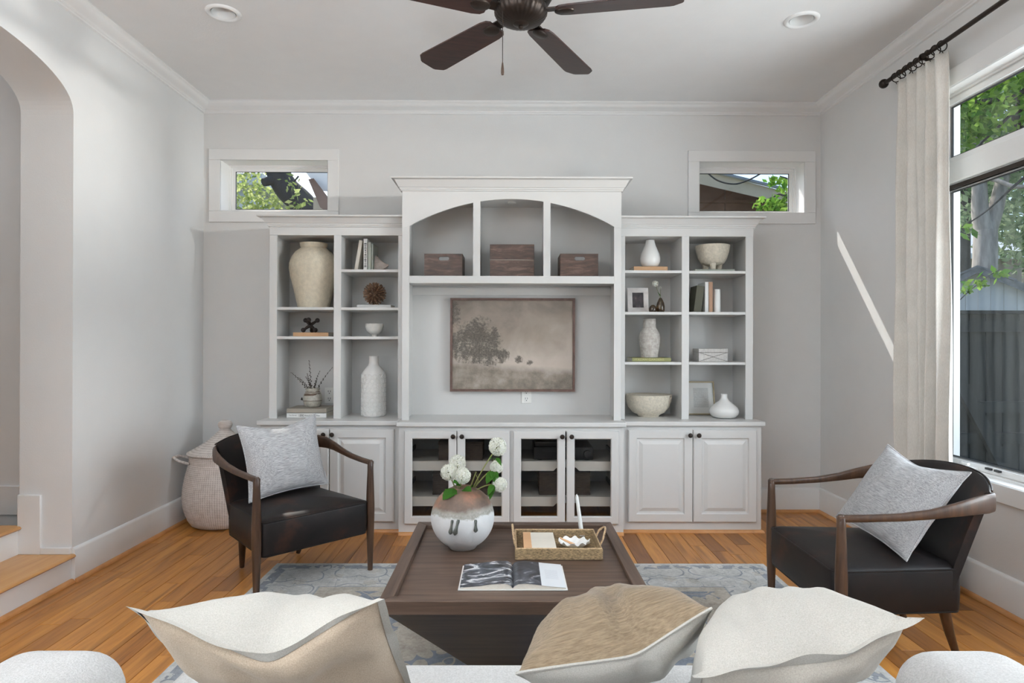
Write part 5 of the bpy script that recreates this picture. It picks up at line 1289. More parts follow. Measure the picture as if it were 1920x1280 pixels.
t = thing('receiver', 'black audio receiver with round dial on the upper cabinet tray', 'receiver', ((x0 + x1) / 2, 4.20, T1))
ob('case', MB().box(x0, x1, 4.20, 4.50, T1 + 0.006, zt), 'black', t, bevel=0.003)
for xx in (x0 + 0.04, x1 - 0.04): ob('foot', MB().box(xx - 0.015, xx + 0.015, 4.22, 4.48, T1 + 0.0005, T1 + 0.006), 'black', t)
M['dial'] = plain('dial_grey', (0.05, 0.05, 0.055), 0.3, 0.6); M['glow'] = plain('amber_led', (0.9, 0.55, 0.12), 0.4)
dk = MB().lathe([(1e-4, 0.014), (0.022, 0.014), (0.025, 0.0)], (0, 0, 0), 24).xform(Matrix.Translation((at(1101, 849, y=4.20).x, 4.20, T1 + 0.045)) @ Matrix.Rotation(PI / 2, 4, 'X'))
ob('dial', dk, 'dial', t)
ob('display', MB().box(x0 + 0.06, x0 + 0.20, 4.1985, 4.201, zt - 0.034, zt - 0.016), 'dial', t)
ob('cable_box', MB().box(x0 + 0.01, x0 + 0.24, 4.22, 4.42, zt + 0.001, zt + 0.034), 'black', None, 'slim black cable box stacked on the audio receiver', 'cable box', bevel=0.003, origin=(x0 + 0.12, 4.22, zt + 0.001))

# ------------------------------------------------------------------ on the coffee table
# round vase with drips
def drip_mat():
    m, n, l, b = newmat('two_tone_glaze'); tc = n.new('ShaderNodeTexCoord'); sp = n.new('ShaderNodeSeparateXYZ'); l.new(tc.outputs['Object'], sp.inputs[0])
    nz = noise_tex(n, l, tc.outputs['Object'], 9, 3); fine = noise_tex(n, l, tc.outputs['Object'], 120, 3)
    z = math_n(n, l, 'ADD', sp.outputs[2], math_n(n, l, 'MULTIPLY', math_n(n, l, 'SUBTRACT', nz, 0.5), 0.055))
    z = math_n(n, l, 'ADD', z, math_n(n, l, 'MULTIPLY', math_n(n, l, 'SUBTRACT', fine, 0.5), 0.02))
    brown = ramp(n, l, noise_tex(n, l, tc.outputs['Object'], 14, 4), [(0.35, (0.085, 0.055, 0.040)), (0.52, (0.14, 0.088, 0.062)), (0.72, (0.29, 0.135, 0.085))])
    grey = ramp(n, l, fine, [(0.3, (0.20, 0.19, 0.165)), (0.7, (0.34, 0.325, 0.29))])
    white = ramp(n, l, nz, [(0.3, (0.56, 0.565, 0.57)), (0.7, (0.68, 0.68, 0.68))])
    c = mixc(n, l, ramp(n, l, z, [(0.150, (0, 0, 0)), (0.156, (1, 1, 1))]), white, grey)
    c = mixc(n, l, ramp(n, l, z, [(0.170, (0, 0, 0)), (0.186, (1, 1, 1))]), c, brown)
    l.new(c, b.inputs['Base Color']); b.inputs['Roughness'].default_value = 0.62
    bump(n, l, b, fine, 0.25, 0.003); return m
vc = at(867, 1035, y=2.62); vx, vy, vz = vc.x, 2.63, SZ + 0.0008
R = 0.1325
prof = [(1e-4, 0), (0.055, 0)]
for i in range(1, 26):
    a = -PI / 2 + 0.42 + (PI - 0.42 - 0.36) * i / 25
    prof.append((R * math.cos(a), R * 0.965 + R * 0.985 * math.sin(a)))
rt = prof[-1]
prof += [(rt[0] - 0.004, rt[1] + 0.004), (rt[0] - 0.010, rt[1] - 0.002), (rt[0] - 0.012, rt[1] - 0.03), (1e-4, rt[1] - 0.035)]
t = thing('flower_vase', 'round two-tone ceramic vase with dark drips on the coffee table', 'vase', (vx, vy, vz))
ob('vessel', MB().lathe(prof, (vx, vy, vz), 64), drip_mat(), t, smooth=60)
M['drip'] = plain('drip_glaze', (0.075, 0.08, 0.07), 0.35, var=0.4, nscale=60)
def surf(px, z):   # point of the sphere under a pixel column at a height
    d = (px - 867) / 59.0 * R; zz_ = z - R * 0.965; rr_ = math.sqrt(max(0, R * R - zz_ * zz_)); yy = -math.sqrt(max(0, rr_ * rr_ - d * d))
    return Vector((vx + d, vy + yy, vz + z))
for pxs, za, zb, w in (((853, 849), 0.150, 0.092, 0.009), ((864, 857), 0.152, 0.090, 0.010), ((894, 894), 0.148, 0.098, 0.0095)):
    pts = [tuple(surf(pxs[0] + (pxs[1] - pxs[0]) * u, za + (zb - za) * u)) for u in [q / 8 for q in range(9)]]
    ob('glaze_drip', MB().tube(pts, [w * 0.5, w * 0.7, w * 0.6, w * 0.55, w * 0.6, w * 0.7, w * 0.9, w, w * 0.5], 8), 'drip', t)
mouth = Vector((vx, vy, vz + rt[1]))
FL = [(933, 837, 0.046, -0.02), (858, 868, 0.044, 0.03), (841, 885, 0.041, -0.03), (868, 891, 0.040, -0.045), (931, 875, 0.034, 0.0), (937, 908, 0.038, -0.03)]
FN = ['white snowball bloom standing highest above the round vase', 'white snowball bloom at the top of the tight cluster', 'white snowball bloom at the outer edge of the cluster', 'white snowball bloom low in front of the cluster', 'small white snowball bloom below the highest one', 'white snowball bloom drooping lowest on the bare side']
for i, ((px_, py_, r_, dy), lab) in enumerate(zip(FL, FN)):
    c_ = at(px_, py_, y=vy + dy); st_ = Vector((vx + (0.03 if i in (0, 4, 5) else -0.02), vy, vz + rt[1] - 0.03))
    t = thing('snowball_flower', lab, 'flower', tuple(st_), 'snowball flowers in the round vase')
    mid = st_.lerp(c_, 0.5) + Vector((0, 0, 0.03 if i in (4, 5) else 0.0)) + Vector((-0.015 if i == 0 else 0, 0, 0))
    ob('stem', MB().tube([tuple(((1 - u) ** 2) * st_ + 2 * u * (1 - u) * mid + u * u * c_) for u in [q / 10 for q in range(11)]], 0.0026, 6), 'stem', t)
    bloom(t, c_, r_ * 0.80, 130, 11 + i, 'flower_head', 0.27)
    lv = {0: [((926, 862), (918, 852), .012), ((930, 858), (940, 866), .010)], 2: [((851, 921), (830, 930), .030), ((850, 915), (842, 936), .026)], 3: [((868, 918), (884, 914), .022), ((866, 912), (856, 903), .026), ((862, 908), (850, 898), .022)],
          4: [((926, 884), (912, 900), .022), ((924, 882), (930, 900), .020)], 5: [((925, 908), (915, 922), .014), ((926, 910), (918, 930), .013)], 1: [((876, 922), (888, 904), .018)]}[i]
    for (b0, b1, w) in lv:
        ob('leaf', leaf_mb(at(*b0, y=vy + dy - 0.012), at(*b1, y=vy + dy - 0.05), w, 0.004, 5), 'leaf', t, smooth=0)
br = MB().tube([tuple(mouth + Vector((0.02, 0, -0.03))), tuple(at(893, 884, y=vy))], 0.003, 6).tube([tuple(at(890, 915, y=vy)), tuple(at(897, 900, y=vy)), tuple(at(893, 890, y=vy))], 0.0022, 6)
ob('bare_twig', br, 'stem', None, 'bare cut twig standing in the round vase', 'twig', origin=tuple(mouth + Vector((0.02, 0, -0.03))))

# tray
M['seagrass'] = plain('seagrass_weave', (0.24, 0.165, 0.085), 0.8, var=0.55, nscale=110, scale=(1, 1, 2.4), bstr=0.9, bscale=170)
M['ropet'] = plain('tan_rope', (0.42, 0.29, 0.17), 0.8, var=0.3, nscale=120, bstr=0.6)
f0, f1 = at(965.7, 1050, z=SZ), at(1130.5, 1050, z=SZ); ty0 = (f0.y + f1.y) / 2; tx0, tx1 = f0.x, f1.x; ty1 = ty0 + 0.262; th = 0.007; tz0, tz1 = SZ + 0.0008, SZ + 0.044
t = thing('woven_tray', 'rectangular seagrass tray with rope handles on the coffee table', 'tray', ((tx0 + tx1) / 2, (ty0 + ty1) / 2, tz0))
ob('tray_floor', MB().box(tx0 + 0.004, tx1 - 0.004, ty0 + 0.004, ty1 - 0.004, tz0, tz0 + 0.006), 'seagrass', t)
for (a, b, c_, d) in ((tx0, tx1, ty0, ty0 + th), (tx0, tx1, ty1 - th, ty1), (tx0, tx0 + th, ty0 + th, ty1 - th), (tx1 - th, tx1, ty0 + th, ty1 - th)):
    ob('tray_side', MB().box(a, b, c_, d, tz0, tz1), 'seagrass', t, bevel=0.002)
ob('rim_cord', MB().tube([(tx0 + 0.004, ty0 + 0.004, tz1), (tx1 - 0.004, ty0 + 0.004, tz1), (tx1 - 0.004, ty1 - 0.004, tz1), (tx0 + 0.004, ty1 - 0.004, tz1)], 0.0036, 6, closed=True), 'ropet', t)
def rope(pts, r, turns=14):
    pts = [Vector(p) for p in pts]; n = 60; out = MB(); c_ = []
    for i in range(n + 1):
        u = i / n * (len(pts) - 1); a = min(int(u), len(pts) - 2); q = u - a
        p0, p1, p2, p3 = pts[max(a - 1, 0)], pts[a], pts[a + 1], pts[min(a + 2, len(pts) - 1)]
        c_.append(0.5 * ((2 * p1) + (p2 - p0) * q + (2 * p0 - 5 * p1 + 4 * p2 - p3) * q * q + (3 * p1 - p0 - 3 * p2 + p3) * q ** 3))
    for s in (0, PI):
        st_ = []
        for i, p_ in enumerate(c_):
            tg = (c_[min(i + 1, n)] - c_[max(i - 1, 0)]).normalized(); a = tg.orthogonal().normalized(); b = tg.cross(a); an = 2 * PI * turns * i / n + s
            st_.append(tuple(p_ + (a * math.cos(an) + b * math.sin(an)) * r * 0.55))
        out.tube(st_, r * 0.62, 6)
    return out
ymid = (ty0 + ty1) / 2
ob('rope_handle', rope([(tx0 + 0.002, ymid - 0.055, tz1 - 0.012), (tx0 - 0.006, ymid - 0.045, tz1 + 0.022), (tx0 - 0.010, ymid + 0.01, tz1 + 0.055), (tx0 - 0.006, ymid + 0.055, tz1 + 0.022), (tx0 + 0.002, ymid + 0.06, tz1 - 0.012)], 0.0042), 'ropet', t)
ob('rope_handle', rope([(tx1 - 0.002, ymid - 0.055, tz1 - 0.012), (tx1 + 0.014, ymid - 0.045, tz1 + 0.018), (tx1 + 0.030, ymid + 0.01, tz1 + 0.044), (tx1 + 0.012, ymid + 0.055, tz1 + 0.020), (tx1 - 0.002, ymid + 0.06, tz1 - 0.012)], 0.0042), 'ropet', t)
zt_ = tz0 + 0.0066
A = at(982.5, 1026, z=zt_ + 0.034); B = at(1043.5, 1026, z=zt_ + 0.034); C_ = at(983, 997.5, z=zt_ + 0.034)
t = thing('keepsake_book', 'cream box-shaped book with tan spine strip in the woven tray', 'book', ((A.x + B.x) / 2, (A.y + C_.y) / 2, zt_))
ob('cover', MB().box(A.x, B.x, A.y, C_.y, zt_, zt_ + 0.034), 'c_cream', t, bevel=0.002)
ob('spine_strip', MB().box(A.x - 0.0008, A.x + 0.032, A.y - 0.0008, C_.y + 0.0008, zt_ + 0.0004, zt_ + 0.0348), 'c_tan', t, bevel=0.001)
cb = at(1090.6, 1000.5, z=zt_ + 0.014)
t = thing('candle_holder', 'small round brown candle dish in the woven tray', 'candle holder', (cb.x, cb.y, zt_))
ob('dish', MB().lathe([(1e-4, 0), (0.012, 0), (0.018, 0.004), (0.0215, 0.011), (0.020, 0.014), (0.017, 0.010), (0.0115, 0.008), (0.0110, 0.014), (1e-4, 0.014)], (cb.x, cb.y, zt_ + 0.0005), 28), 'c_taupe', t)
ct_ = at(1081, 926, y=cb.y - 0.01)
t = thing('taper_candle', 'white taper candle tilting in its dish', 'candle', (cb.x, cb.y, zt_ + 0.0145))
M['wax'] = plain('white_wax', (0.78, 0.79, 0.77), 0.45, var=0.02)
c0 = Vector((cb.x, cb.y, zt_ + 0.015))
ob('wax', MB().tube([tuple(c0.lerp(ct_, u)) for u in (0, 0.3, 0.7, 0.93, 0.985)], [0.0095, 0.0092, 0.0075, 0.0062, 0.003], 14), 'wax', t)
ob('wick', MB().tube([tuple(c0.lerp(ct_, 0.98)), tuple(ct_ + Vector((0.002, 0, 0.002)))], 0.0011, 5), 'c_cream', t)
dc = at(1076.5, 1020, z=zt_ + 0.012)
def ruf(k, n, z): return 1 + (0.11 * abs(math.sin(2 * PI * k / n * 5)) + 0.05 * math.sin(2 * PI * k / n * 3 + 1)) * min(1, z / 0.02)
dsh = MB()
rings = []
for r_, z_ in ((1e-4, 0), (0.018, 0), (0.034, 0.009), (0.046, 0.020), (0.050, 0.026), (0.047, 0.0265), (0.043, 0.021), (0.032, 0.0115), (1e-4, 0.007)):
    rings.append([(dc.x + r_ * 1.22 * math.cos(2 * PI * q / 80) * ruf(q, 80, z_), dc.y + r_ * math.sin(2 * PI * q / 80) * ruf(q, 80, z_), zt_ + 0.0006 + z_ + 0.006 * (r_ / 0.05) ** 3 * math.sin(2 * PI * q / 80 * 10)) for q in range(80)])
dsh.loft(rings, True, True, True)
ob('shell_dish', dsh, 'ceramic', None, 'white ruffled shell dish in the woven tray', 'dish', origin=(dc.x, dc.y, zt_))
w0, w1 = at(1050, 1008, z=zt_ + 0.042), at(1077, 1021, z=zt_ + 0.024)
ob('wood_striker', MB().tube([tuple(w0), tuple(w0.lerp(w1, 0.5)), tuple(w1)], [0.0035, 0.005, 0.0055], 8), 'c_tan', None, 'short tan wooden stick resting in the ruffled dish', 'stick', origin=tuple(w0))

# open book
def page_mat(name, dark):
    m, n, l, b = newmat(name); tc = n.new('ShaderNodeTexCoord'); sp = n.new('ShaderNodeSeparateXYZ'); l.new(tc.outputs['Object'], sp.inputs[0])
    v = tcoord(n, l, 'Object', (9, 14, 1))
    a = noise_tex(n, l, v, 1.0, 4, 0.55, 2.6)
    if dark:
        g = ramp(n, l, a, [(0.40, (0.02, 0.022, 0.028)), (0.56, (0.06, 0.065, 0.08)), (0.64, (0.16, 0.17, 0.19)), (0.70, (0.5, 0.5, 0.52))])
        w = math_n(n, l, 'GREATER_THAN', math_n(n, l, 'ADD', sp.outputs[0], math_n(n, l, 'MULTIPLY', sp.outputs[1], 0.0)), 0.100)
        c = mixc(n, l, w, g, (0.70, 0.72, 0.75))
        tx = math_n(n, l, 'MULTIPLY', math_n(n, l, 'MULTIPLY', math_n(n, l, 'GREATER_THAN', sp.outputs[0], 0.118), math_n(n, l, 'LESS_THAN', sp.outputs[0], 0.165)), math_n(n, l, 'LESS_THAN', math_n(n, l, 'ABSOLUTE', sp.outputs[1]), 0.045))
        rw_ = math_n(n, l, 'GREATER_THAN', math_n(n, l, 'SINE', math_n(n, l, 'MULTIPLY', sp.outputs[1], 900)), 0.0)
        c = mixc(n, l, math_n(n, l, 'MULTIPLY', math_n(n, l, 'MULTIPLY', tx, rw_), 0.28), c, (0.35, 0.37, 0.42))
    else:
        c = ramp(n, l, a, [(0.38, (0.015, 0.016, 0.02)), (0.50, (0.07, 0.075, 0.09)), (0.56, (0.30, 0.31, 0.33)), (0.61, (0.72, 0.72, 0.73)), (0.66, (0.20, 0.21, 0.23)), (0.75, (0.03, 0.03, 0.04))])
    l.new(c, b.inputs['Base Color']); b.inputs['Roughness'].default_value = 0.3; return m
L0, R0 = at(858.5, 1107.4, z=SZ), at(1064.8, 1107.4, z=SZ); by0 = (L0.y + R0.y) / 2; by1 = at(871, 1057, z=SZ + 0.01).y
bxm = at(961.5, 1105, z=SZ).x; wl_, wr_ = bxm - L0.x, R0.x - bxm; zb0 = SZ + 0.0008; bym = (by0 + by1) / 2
t = thing('open_book', 'open photography book with black and white pages on the table', 'book', (bxm, bym, zb0))
ob('cover', MB().box(L0.x, bxm - 0.004, by0, by1, zb0, zb0 + 0.003).box(bxm - 0.004, bxm + 0.004, by0, by1, zb0, zb0 + 0.002).box(bxm + 0.004, R0.x, by0, by1, zb0, zb0 + 0.003), 'c_white', t)
for sgn, w, nm in ((-1, wl_, 'page_stack'), (1, wr_, 'page_stack')):
    pr = [(0.0, 0.006), (0.006, 0.014), (0.02, 0.021), (0.045, 0.0225), (0.08, 0.019), (0.12, 0.0135), (w - 0.006, 0.008)]
    top = [(bxm + sgn * a, zb0 + z_) for a, z_ in pr]; bot = [(bxm + sgn * a, zb0 + 0.0032) for a, z_ in pr]
    loop_ = top + bot[::-1]
    ps = ob(nm, MB().loft([[(p[0], by0 + 0.004, p[1]) for p in loop_], [(p[0], by1 - 0.004, p[1]) for p in loop_]], True, True, True), 'paper', t, smooth=0)
    sheet = MB().loft([[(p[0], by0 + 0.003, p[1] + 0.0008) for p in top], [(p[0], by1 - 0.003, p[1] + 0.0008) for p in top]], False)
    ob('printed_page', sheet, page_mat('printed_page_' + ('a' if sgn < 0 else 'b'), sgn > 0), ps, smooth=60)
# ------------------------------------------------------------------ outside the windows
GZ = -0.28
M['grass'] = plain('yard_ground', (0.10, 0.12, 0.05), 0.95, var=0.4, nscale=3, bstr=0.5, bscale=30)
gr = ob('ground', MB().box(-30, 45, 4.90, 60, GZ - 0.2, GZ).box(2.52, 45, -8, 4.90, GZ - 0.2, GZ), 'grass', kind='structure', label='shaded yard ground outside the windows')
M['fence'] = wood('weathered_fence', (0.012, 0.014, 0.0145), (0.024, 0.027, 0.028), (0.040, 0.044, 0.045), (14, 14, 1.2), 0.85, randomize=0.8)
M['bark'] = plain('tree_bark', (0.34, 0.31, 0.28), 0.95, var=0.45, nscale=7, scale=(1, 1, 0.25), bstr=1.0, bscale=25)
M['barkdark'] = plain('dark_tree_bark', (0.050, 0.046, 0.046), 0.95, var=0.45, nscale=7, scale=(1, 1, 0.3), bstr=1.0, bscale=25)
M['g1'] = leafmat('leaves_bright', (0.08, 0.24, 0.03), (0.38, 0.58, 0.10), 0.55)
M['g2'] = leafmat('leaves_mid', (0.10, 0.19, 0.09), (0.40, 0.50, 0.30), 0.5)
M['g3'] = leafmat('leaves_yellow', (0.26, 0.36, 0.10), (0.72, 0.76, 0.32), 0.55)
M['siding'] = plain('pale_siding', (0.62, 0.66, 0.71), 0.7, var=0.06, nscale=4)
M['shingle'] = plain('grey_shingle', (0.20, 0.21, 0.23), 0.9, var=0.3, nscale=12, bstr=0.6)
M['beige'] = plain('beige_fascia', (0.47, 0.42, 0.33), 0.7, var=0.08)
M['brownwall'] = plain('brown_siding', (0.16, 0.098, 0.075), 0.8, var=0.2, nscale=5)
M['roofblue'] = plain('blue_grey_roof', (0.22, 0.26, 0.31), 0.8, var=0.12)

# fence across the side yard
fy_ = 5.55; ft = at(1850, 582, y=fy_).z
t = thing('wooden_fence', 'dark weathered board fence with rails and a diagonal brace outside the window', 'fence', (4.2, fy_, GZ))
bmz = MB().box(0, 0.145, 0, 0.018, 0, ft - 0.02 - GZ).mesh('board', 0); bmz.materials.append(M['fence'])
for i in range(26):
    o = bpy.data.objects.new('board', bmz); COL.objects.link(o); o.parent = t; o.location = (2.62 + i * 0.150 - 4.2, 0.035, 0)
for zc, hh in ((at(1850, 763, y=fy_).z, 0.10), (at(1850, 822, y=fy_).z, 0.10), (ft - 0.14, 0.10)):
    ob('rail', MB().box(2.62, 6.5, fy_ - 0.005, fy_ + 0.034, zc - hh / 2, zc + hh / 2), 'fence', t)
ob('cap_rail', MB().box(2.62, 6.5, fy_ - 0.03, fy_ + 0.08, ft - 0.03, ft), 'fence', t)
A, B = at(1797, 716, y=fy_ - 0.02), at(1884, 880, y=fy_ - 0.02); d = (B - A).normalized(); A = A - d * 0.35; B = B + d * 0.3; nn = Vector((d.z, 0, -d.x)) * 0.055
ob('brace', MB().loft([[tuple(q + Vector((0, e, 0))) for q in (A + nn, B + nn, B - nn, A - nn)] for e in (-0.035, 0.012)], True, True, True), 'fence', t, smooth=0)
# shed beyond the fence
sd = 9.2; ap = at(1834, 499, y=sd)
t = thing('garden_shed', 'pale board garden shed with grey shingle roof beyond the fence', 'shed', (ap.x, ap.y, GZ))
RS = Matrix.Translation((ap.x, ap.y, 0)) @ Matrix.Rotation(math.radians(-40), 4, 'Z')
hw_, eave = 1.5, ap.z - 0.90; dp = 2.8
for i in range(20):
    xa = -hw_ + i * 0.15; xb = xa + 0.146; za = ap.z - 0.06 - 0.90 * abs(xa) / hw_; zb = ap.z - 0.06 - 0.90 * abs(xb) / hw_
    ob('siding_board', MB().add([(xa, 0, GZ), (xb, 0, GZ), (xb, 0, zb), (xa, 0, za), (xa, 0.02, GZ), (xb, 0.02, GZ), (xb, 0.02, zb), (xa, 0.02, za)], [(0, 1, 2, 3), (7, 6, 5, 4), (0, 4, 5, 1), (1, 5, 6, 2), (2, 6, 7, 3), (3, 7, 4, 0)]).xform(RS), 'siding', t, smooth=0)
ob('shed_body', MB().box(-hw_ + 0.01, hw_ - 0.01, 0.022, dp, GZ, eave).xform(RS), 'siding', t)
for s in (-1, 1):
    for c_ in range(8):
        u0, u1 = c_ / 8, (c_ + 1.15) / 8
        P = lambda u, lift: (s * (hw_ + 0.16) * u, ap.z - 0.96 * u + lift)
        (xa, za), (xb, zb) = P(u0, 0.0), P(min(u1, 1.0), 0.03)
        ob('shingle_course', MB().loft([[(xa, yy, za), (xb, yy, zb), (xb, yy, zb - 0.03), (xa, yy, za - 0.03)] for yy in (-0.16, dp + 0.1)], True, True, True).xform(RS), 'shingle', t, smooth=0)
    ob('rake_board', MB().loft([[(0, yy, ap.z - 0.02), (s * (hw_ + 0.14), yy, ap.z - 0.96), (s * (hw_ + 0.14), yy, ap.z - 1.04), (0, yy, ap.z - 0.11)] for yy in (-0.15, -0.12)], True, True, True).xform(RS), 'shingle', t, smooth=0)
# pale far house
hx0, hx1 = at(1755, 480, y=19), at(1834, 480, y=19); zr = at(1800, 441, y=19).z; ze = at(1800, 478, y=19).z
t = thing('far_house', 'pale grey house with low roof far behind the shed', 'house', (hx0.x, 19, GZ))
ob('wall', MB().box(hx0.x - 2, hx1.x + 1.5, 19.2, 23, GZ, ze), 'c_taupe', t)
ob('roof', MB().loft([[(x_, 18.8, ze), (x_, 21.2, zr + 0.6), (x_, 23.4, ze)] for x_ in (hx0.x - 2.2, hx1.x + 1.7)], True, True, True), 'siding', t, smooth=0)
ob('fascia', MB().box(hx0.x - 2.2, hx1.x + 1.7, 18.74, 18.8, ze - 0.14, ze + 0.02), 'trim', t)

def foliage(blobs, n, size, seed, flat=0.6):
    rr = random.Random(seed); mb = MB(); vs, fs = [], []
    tot = sum(b[3] ** 2 for b in blobs)
    for (x, y, z, r) in blobs:
        for i in range(int(n * r * r / tot)):
            d = Vector((rr.gauss(0, 1), rr.gauss(0, 1), rr.gauss(0, 1))).normalized() * r * (rr.random() ** 0.45)
            c_ = Vector((x + d.x, y + d.y, z + d.z * flat)); s = size * (0.6 + 0.8 * rr.random())
            a = Vector((rr.gauss(0, 1), rr.gauss(0, 1), rr.gauss(0, 0.7) - 0.5)).normalized(); b_ = a.orthogonal().normalized(); an = rr.random() * 6.28
            b_ = (b_ * math.cos(an) + a.cross(b_) * math.sin(an)); o = len(vs)
            vs += [tuple(c_), tuple(c_ + a * s * 0.5 + b_ * s * 0.26), tuple(c_ + a * s), tuple(c_ + a * s * 0.5 - b_ * s * 0.26)]; fs.append((o, o + 1, o + 2, o + 3))
    mb.v, mb.f = vs, fs; return mb
def limb(pxs, y, r0, r1, wob=0.0):
    pts = [at(px_, py_, y=y + dy) for px_, py_, dy in pxs]; n = len(pts)
    out = []
    for i in range((n - 1) * 5 + 1):
        u = i / 5; a = min(int(u), n - 2); q = u - a
        p0, p1, p2, p3 = pts[max(a - 1, 0)], pts[a], pts[a + 1], pts[min(a + 2, n - 1)]
        out.append(tuple(0.5 * ((2 * p1) + (p2 - p0) * q + (2 * p0 - 5 * p1 + 4 * p2 - p3) * q * q + (3 * p1 - p0 - 3 * p2 + p3) * q ** 3)))
    m = len(out); return MB().tube(out, [r0 + (r1 - r0) * i / (m - 1) for i in range(m)], 10)
def leafy(name, label, cat, base, parts, leaves, mat, group=None, bark='bark'):
    t = thing(name, label, cat, base, group)
    for nm, mb in parts: ob(nm, mb, bark, t)
    ob('foliage', leaves, mat, t, kind='stuff', smooth=0); return t
def blob(px, py, y, r): p = at(px, py, y=y); return (p.x, p.y, p.z, r)
# forked tree behind the shed
ty = 12.0; b0 = at(1846, 520, y=ty)
leafy('forked_tree', 'forked grey trunk tree standing behind the shed', 'tree', (b0.x, ty, GZ),
      [('trunk', limb([(1846, 790, 0), (1845, 560, 0), (1847, 480, 0), (1848, 432, 0)], ty, 0.22, 0.19)),
       ('bough', limb([(1848, 440, 0), (1838, 400, 0), (1836, 340, 0), (1828, 240, 0.2)], ty, 0.165, 0.10)),
       ('bough', limb([(1850, 440, 0), (1866, 395, 0), (1880, 335, 0), (1905, 240, -0.2)], ty, 0.15, 0.09)),
       ('bough', limb([(1836, 330, 0), (1870, 338, -0.3), (1905, 350, -0.6), (1960, 345, -1)], ty, 0.05, 0.03))],
      foliage([blob(1880, 250, 12.6, 1.6), blob(1800, 250, 12.8, 1.5), blob(1950, 300, 12.4, 1.6), blob(1900, 430, 13.2, 0.9), blob(1930, 470, 12.8, 0.8), blob(1985, 420, 12.6, 1.2), blob(1800, 400, 13.4, 0.7)], 3600, 0.17, 5), 'g2')
# tree masses further back
leafy('back_tree', 'dense green tree filling the view behind the forked trunk', 'tree', (at(1930, 500, y=27).x, 27, GZ), [('trunk', limb([(1930, 715, 0), (1925, 500, 0), (1930, 350, 0)], 27, 0.25, 0.14))],
      foliage([blob(1820, 340, 27, 3.0), blob(1890, 400, 27, 2.7), blob(1960, 330, 27, 3.4), blob(1900, 240, 27.5, 3.6), blob(1800, 230, 27.5, 3.0), blob(1935, 470, 26.5, 1.9), blob(1990, 480, 27, 2.6), blob(1760, 390, 28, 2.6)], 5600, 0.34, 6), 'g2', 'trees beyond the shed')
leafy('back_tree', 'slim dark trunk tree beside the far pale house', 'tree', (at(1808, 400, y=15).x, 15, GZ), [('trunk', limb([(1806, 760, 0), (1806, 480, 0), (1810, 390, 0), (1816, 320, 0)], 15, 0.17, 0.10))],
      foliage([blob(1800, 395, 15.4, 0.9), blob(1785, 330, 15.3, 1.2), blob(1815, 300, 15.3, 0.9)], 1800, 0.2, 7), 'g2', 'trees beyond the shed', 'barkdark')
# near tree whose branches cross the upper panes
ny = 6.6
leafy('near_tree', 'leafy bright green branches crossing the upper window panes', 'tree', (6.9, 6.3, GZ),
      [('trunk', limb([(2085, 760, 0), (2070, 400, 0), (2050, 240, 0), (2020, 90, 0)], 6.3, 0.17, 0.10)),
       ('branch', limb([(2050, 250, -.3), (1960, 160, 0), (1900, 185, 0), (1850, 190, 0), (1790, 196, 0.2), (1740, 190, 0.3)], ny, 0.05, 0.018)),
       ('branch', limb([(2030, 140, -.3), (1950, 150, 0), (1905, 215, 0), (1920, 250, 0)], ny, 0.06, 0.03)),
       ('branch', limb([(1905, 205, 0), (1870, 240, 0), (1835, 275, 0.1), (1810, 320, 0.2)], ny, 0.018, 0.007)),
       ('branch', limb([(1960, 300, 0), (1900, 350, 0), (1850, 395, 0.1), (1805, 425, 0.1)], ny, 0.018, 0.005))],
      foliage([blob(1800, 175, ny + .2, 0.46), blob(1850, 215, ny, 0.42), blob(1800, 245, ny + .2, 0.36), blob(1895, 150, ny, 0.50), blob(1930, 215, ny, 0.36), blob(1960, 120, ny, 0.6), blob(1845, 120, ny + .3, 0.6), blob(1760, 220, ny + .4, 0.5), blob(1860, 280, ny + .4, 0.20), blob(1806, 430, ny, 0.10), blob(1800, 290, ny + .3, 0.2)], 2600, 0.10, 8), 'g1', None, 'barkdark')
yb_ = 5.3
leafy('leafy_shoot', 'thin leafy shoot rising above the fence outside the window', 'shoot', (at(1700, 800, y=yb_).x, yb_, GZ), [('stem', limb([(1650, 1010, 0), (1700, 760, 0), (1745, 630, 0), (1800, 562, 0), (1850, 520, 0), (1875, 505, 0)], yb_, 0.006, 0.003))],
      foliage([blob(1812, 540, yb_, 0.07), blob(1836, 528, yb_, 0.08), blob(1872, 512, yb_, 0.07)], 70, 0.07, 9), 'g1', None, 'barkdark')
# through the transom beside the arch
ty = 8.6; b0 = at(560, 500, y=ty)
leafy('oak_tree', 'thick dark oak trunk with sunlit leaves beyond the transom by the arch', 'tree', (b0.x, ty, GZ),
      [('trunk', limb([(660, 860, 0), (635, 600, 0), (608, 470, 0), (575, 392, 0), (535, 350, 0), (515, 300, 0), (505, 220, 0)], ty, 0.20, 0.15)),
       ('stub', limb([(530, 342, 0), (512, 338, -0.1), (494, 342, -0.2)], ty, 0.075, 0.055)),
       ('twig', limb([(560, 330, -.4), (545, 352, -.4), (555, 375, -.4), (565, 395, -.4)], ty, 0.012, 0.006))],
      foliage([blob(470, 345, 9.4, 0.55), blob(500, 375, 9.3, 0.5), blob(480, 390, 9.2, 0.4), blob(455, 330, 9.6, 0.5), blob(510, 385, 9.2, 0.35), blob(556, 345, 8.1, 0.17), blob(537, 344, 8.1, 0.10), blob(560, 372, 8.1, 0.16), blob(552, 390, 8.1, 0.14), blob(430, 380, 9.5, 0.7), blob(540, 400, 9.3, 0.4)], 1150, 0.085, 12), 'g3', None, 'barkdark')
hy = 14.0
A, B = at(380, 352, y=hy), at(476, 352, y=hy); C_ = at(430, 384, y=hy)
t = thing('white_house', 'white sided neighbouring house behind the oak trunk', 'house', ((A.x + B.x) / 2, hy, GZ))
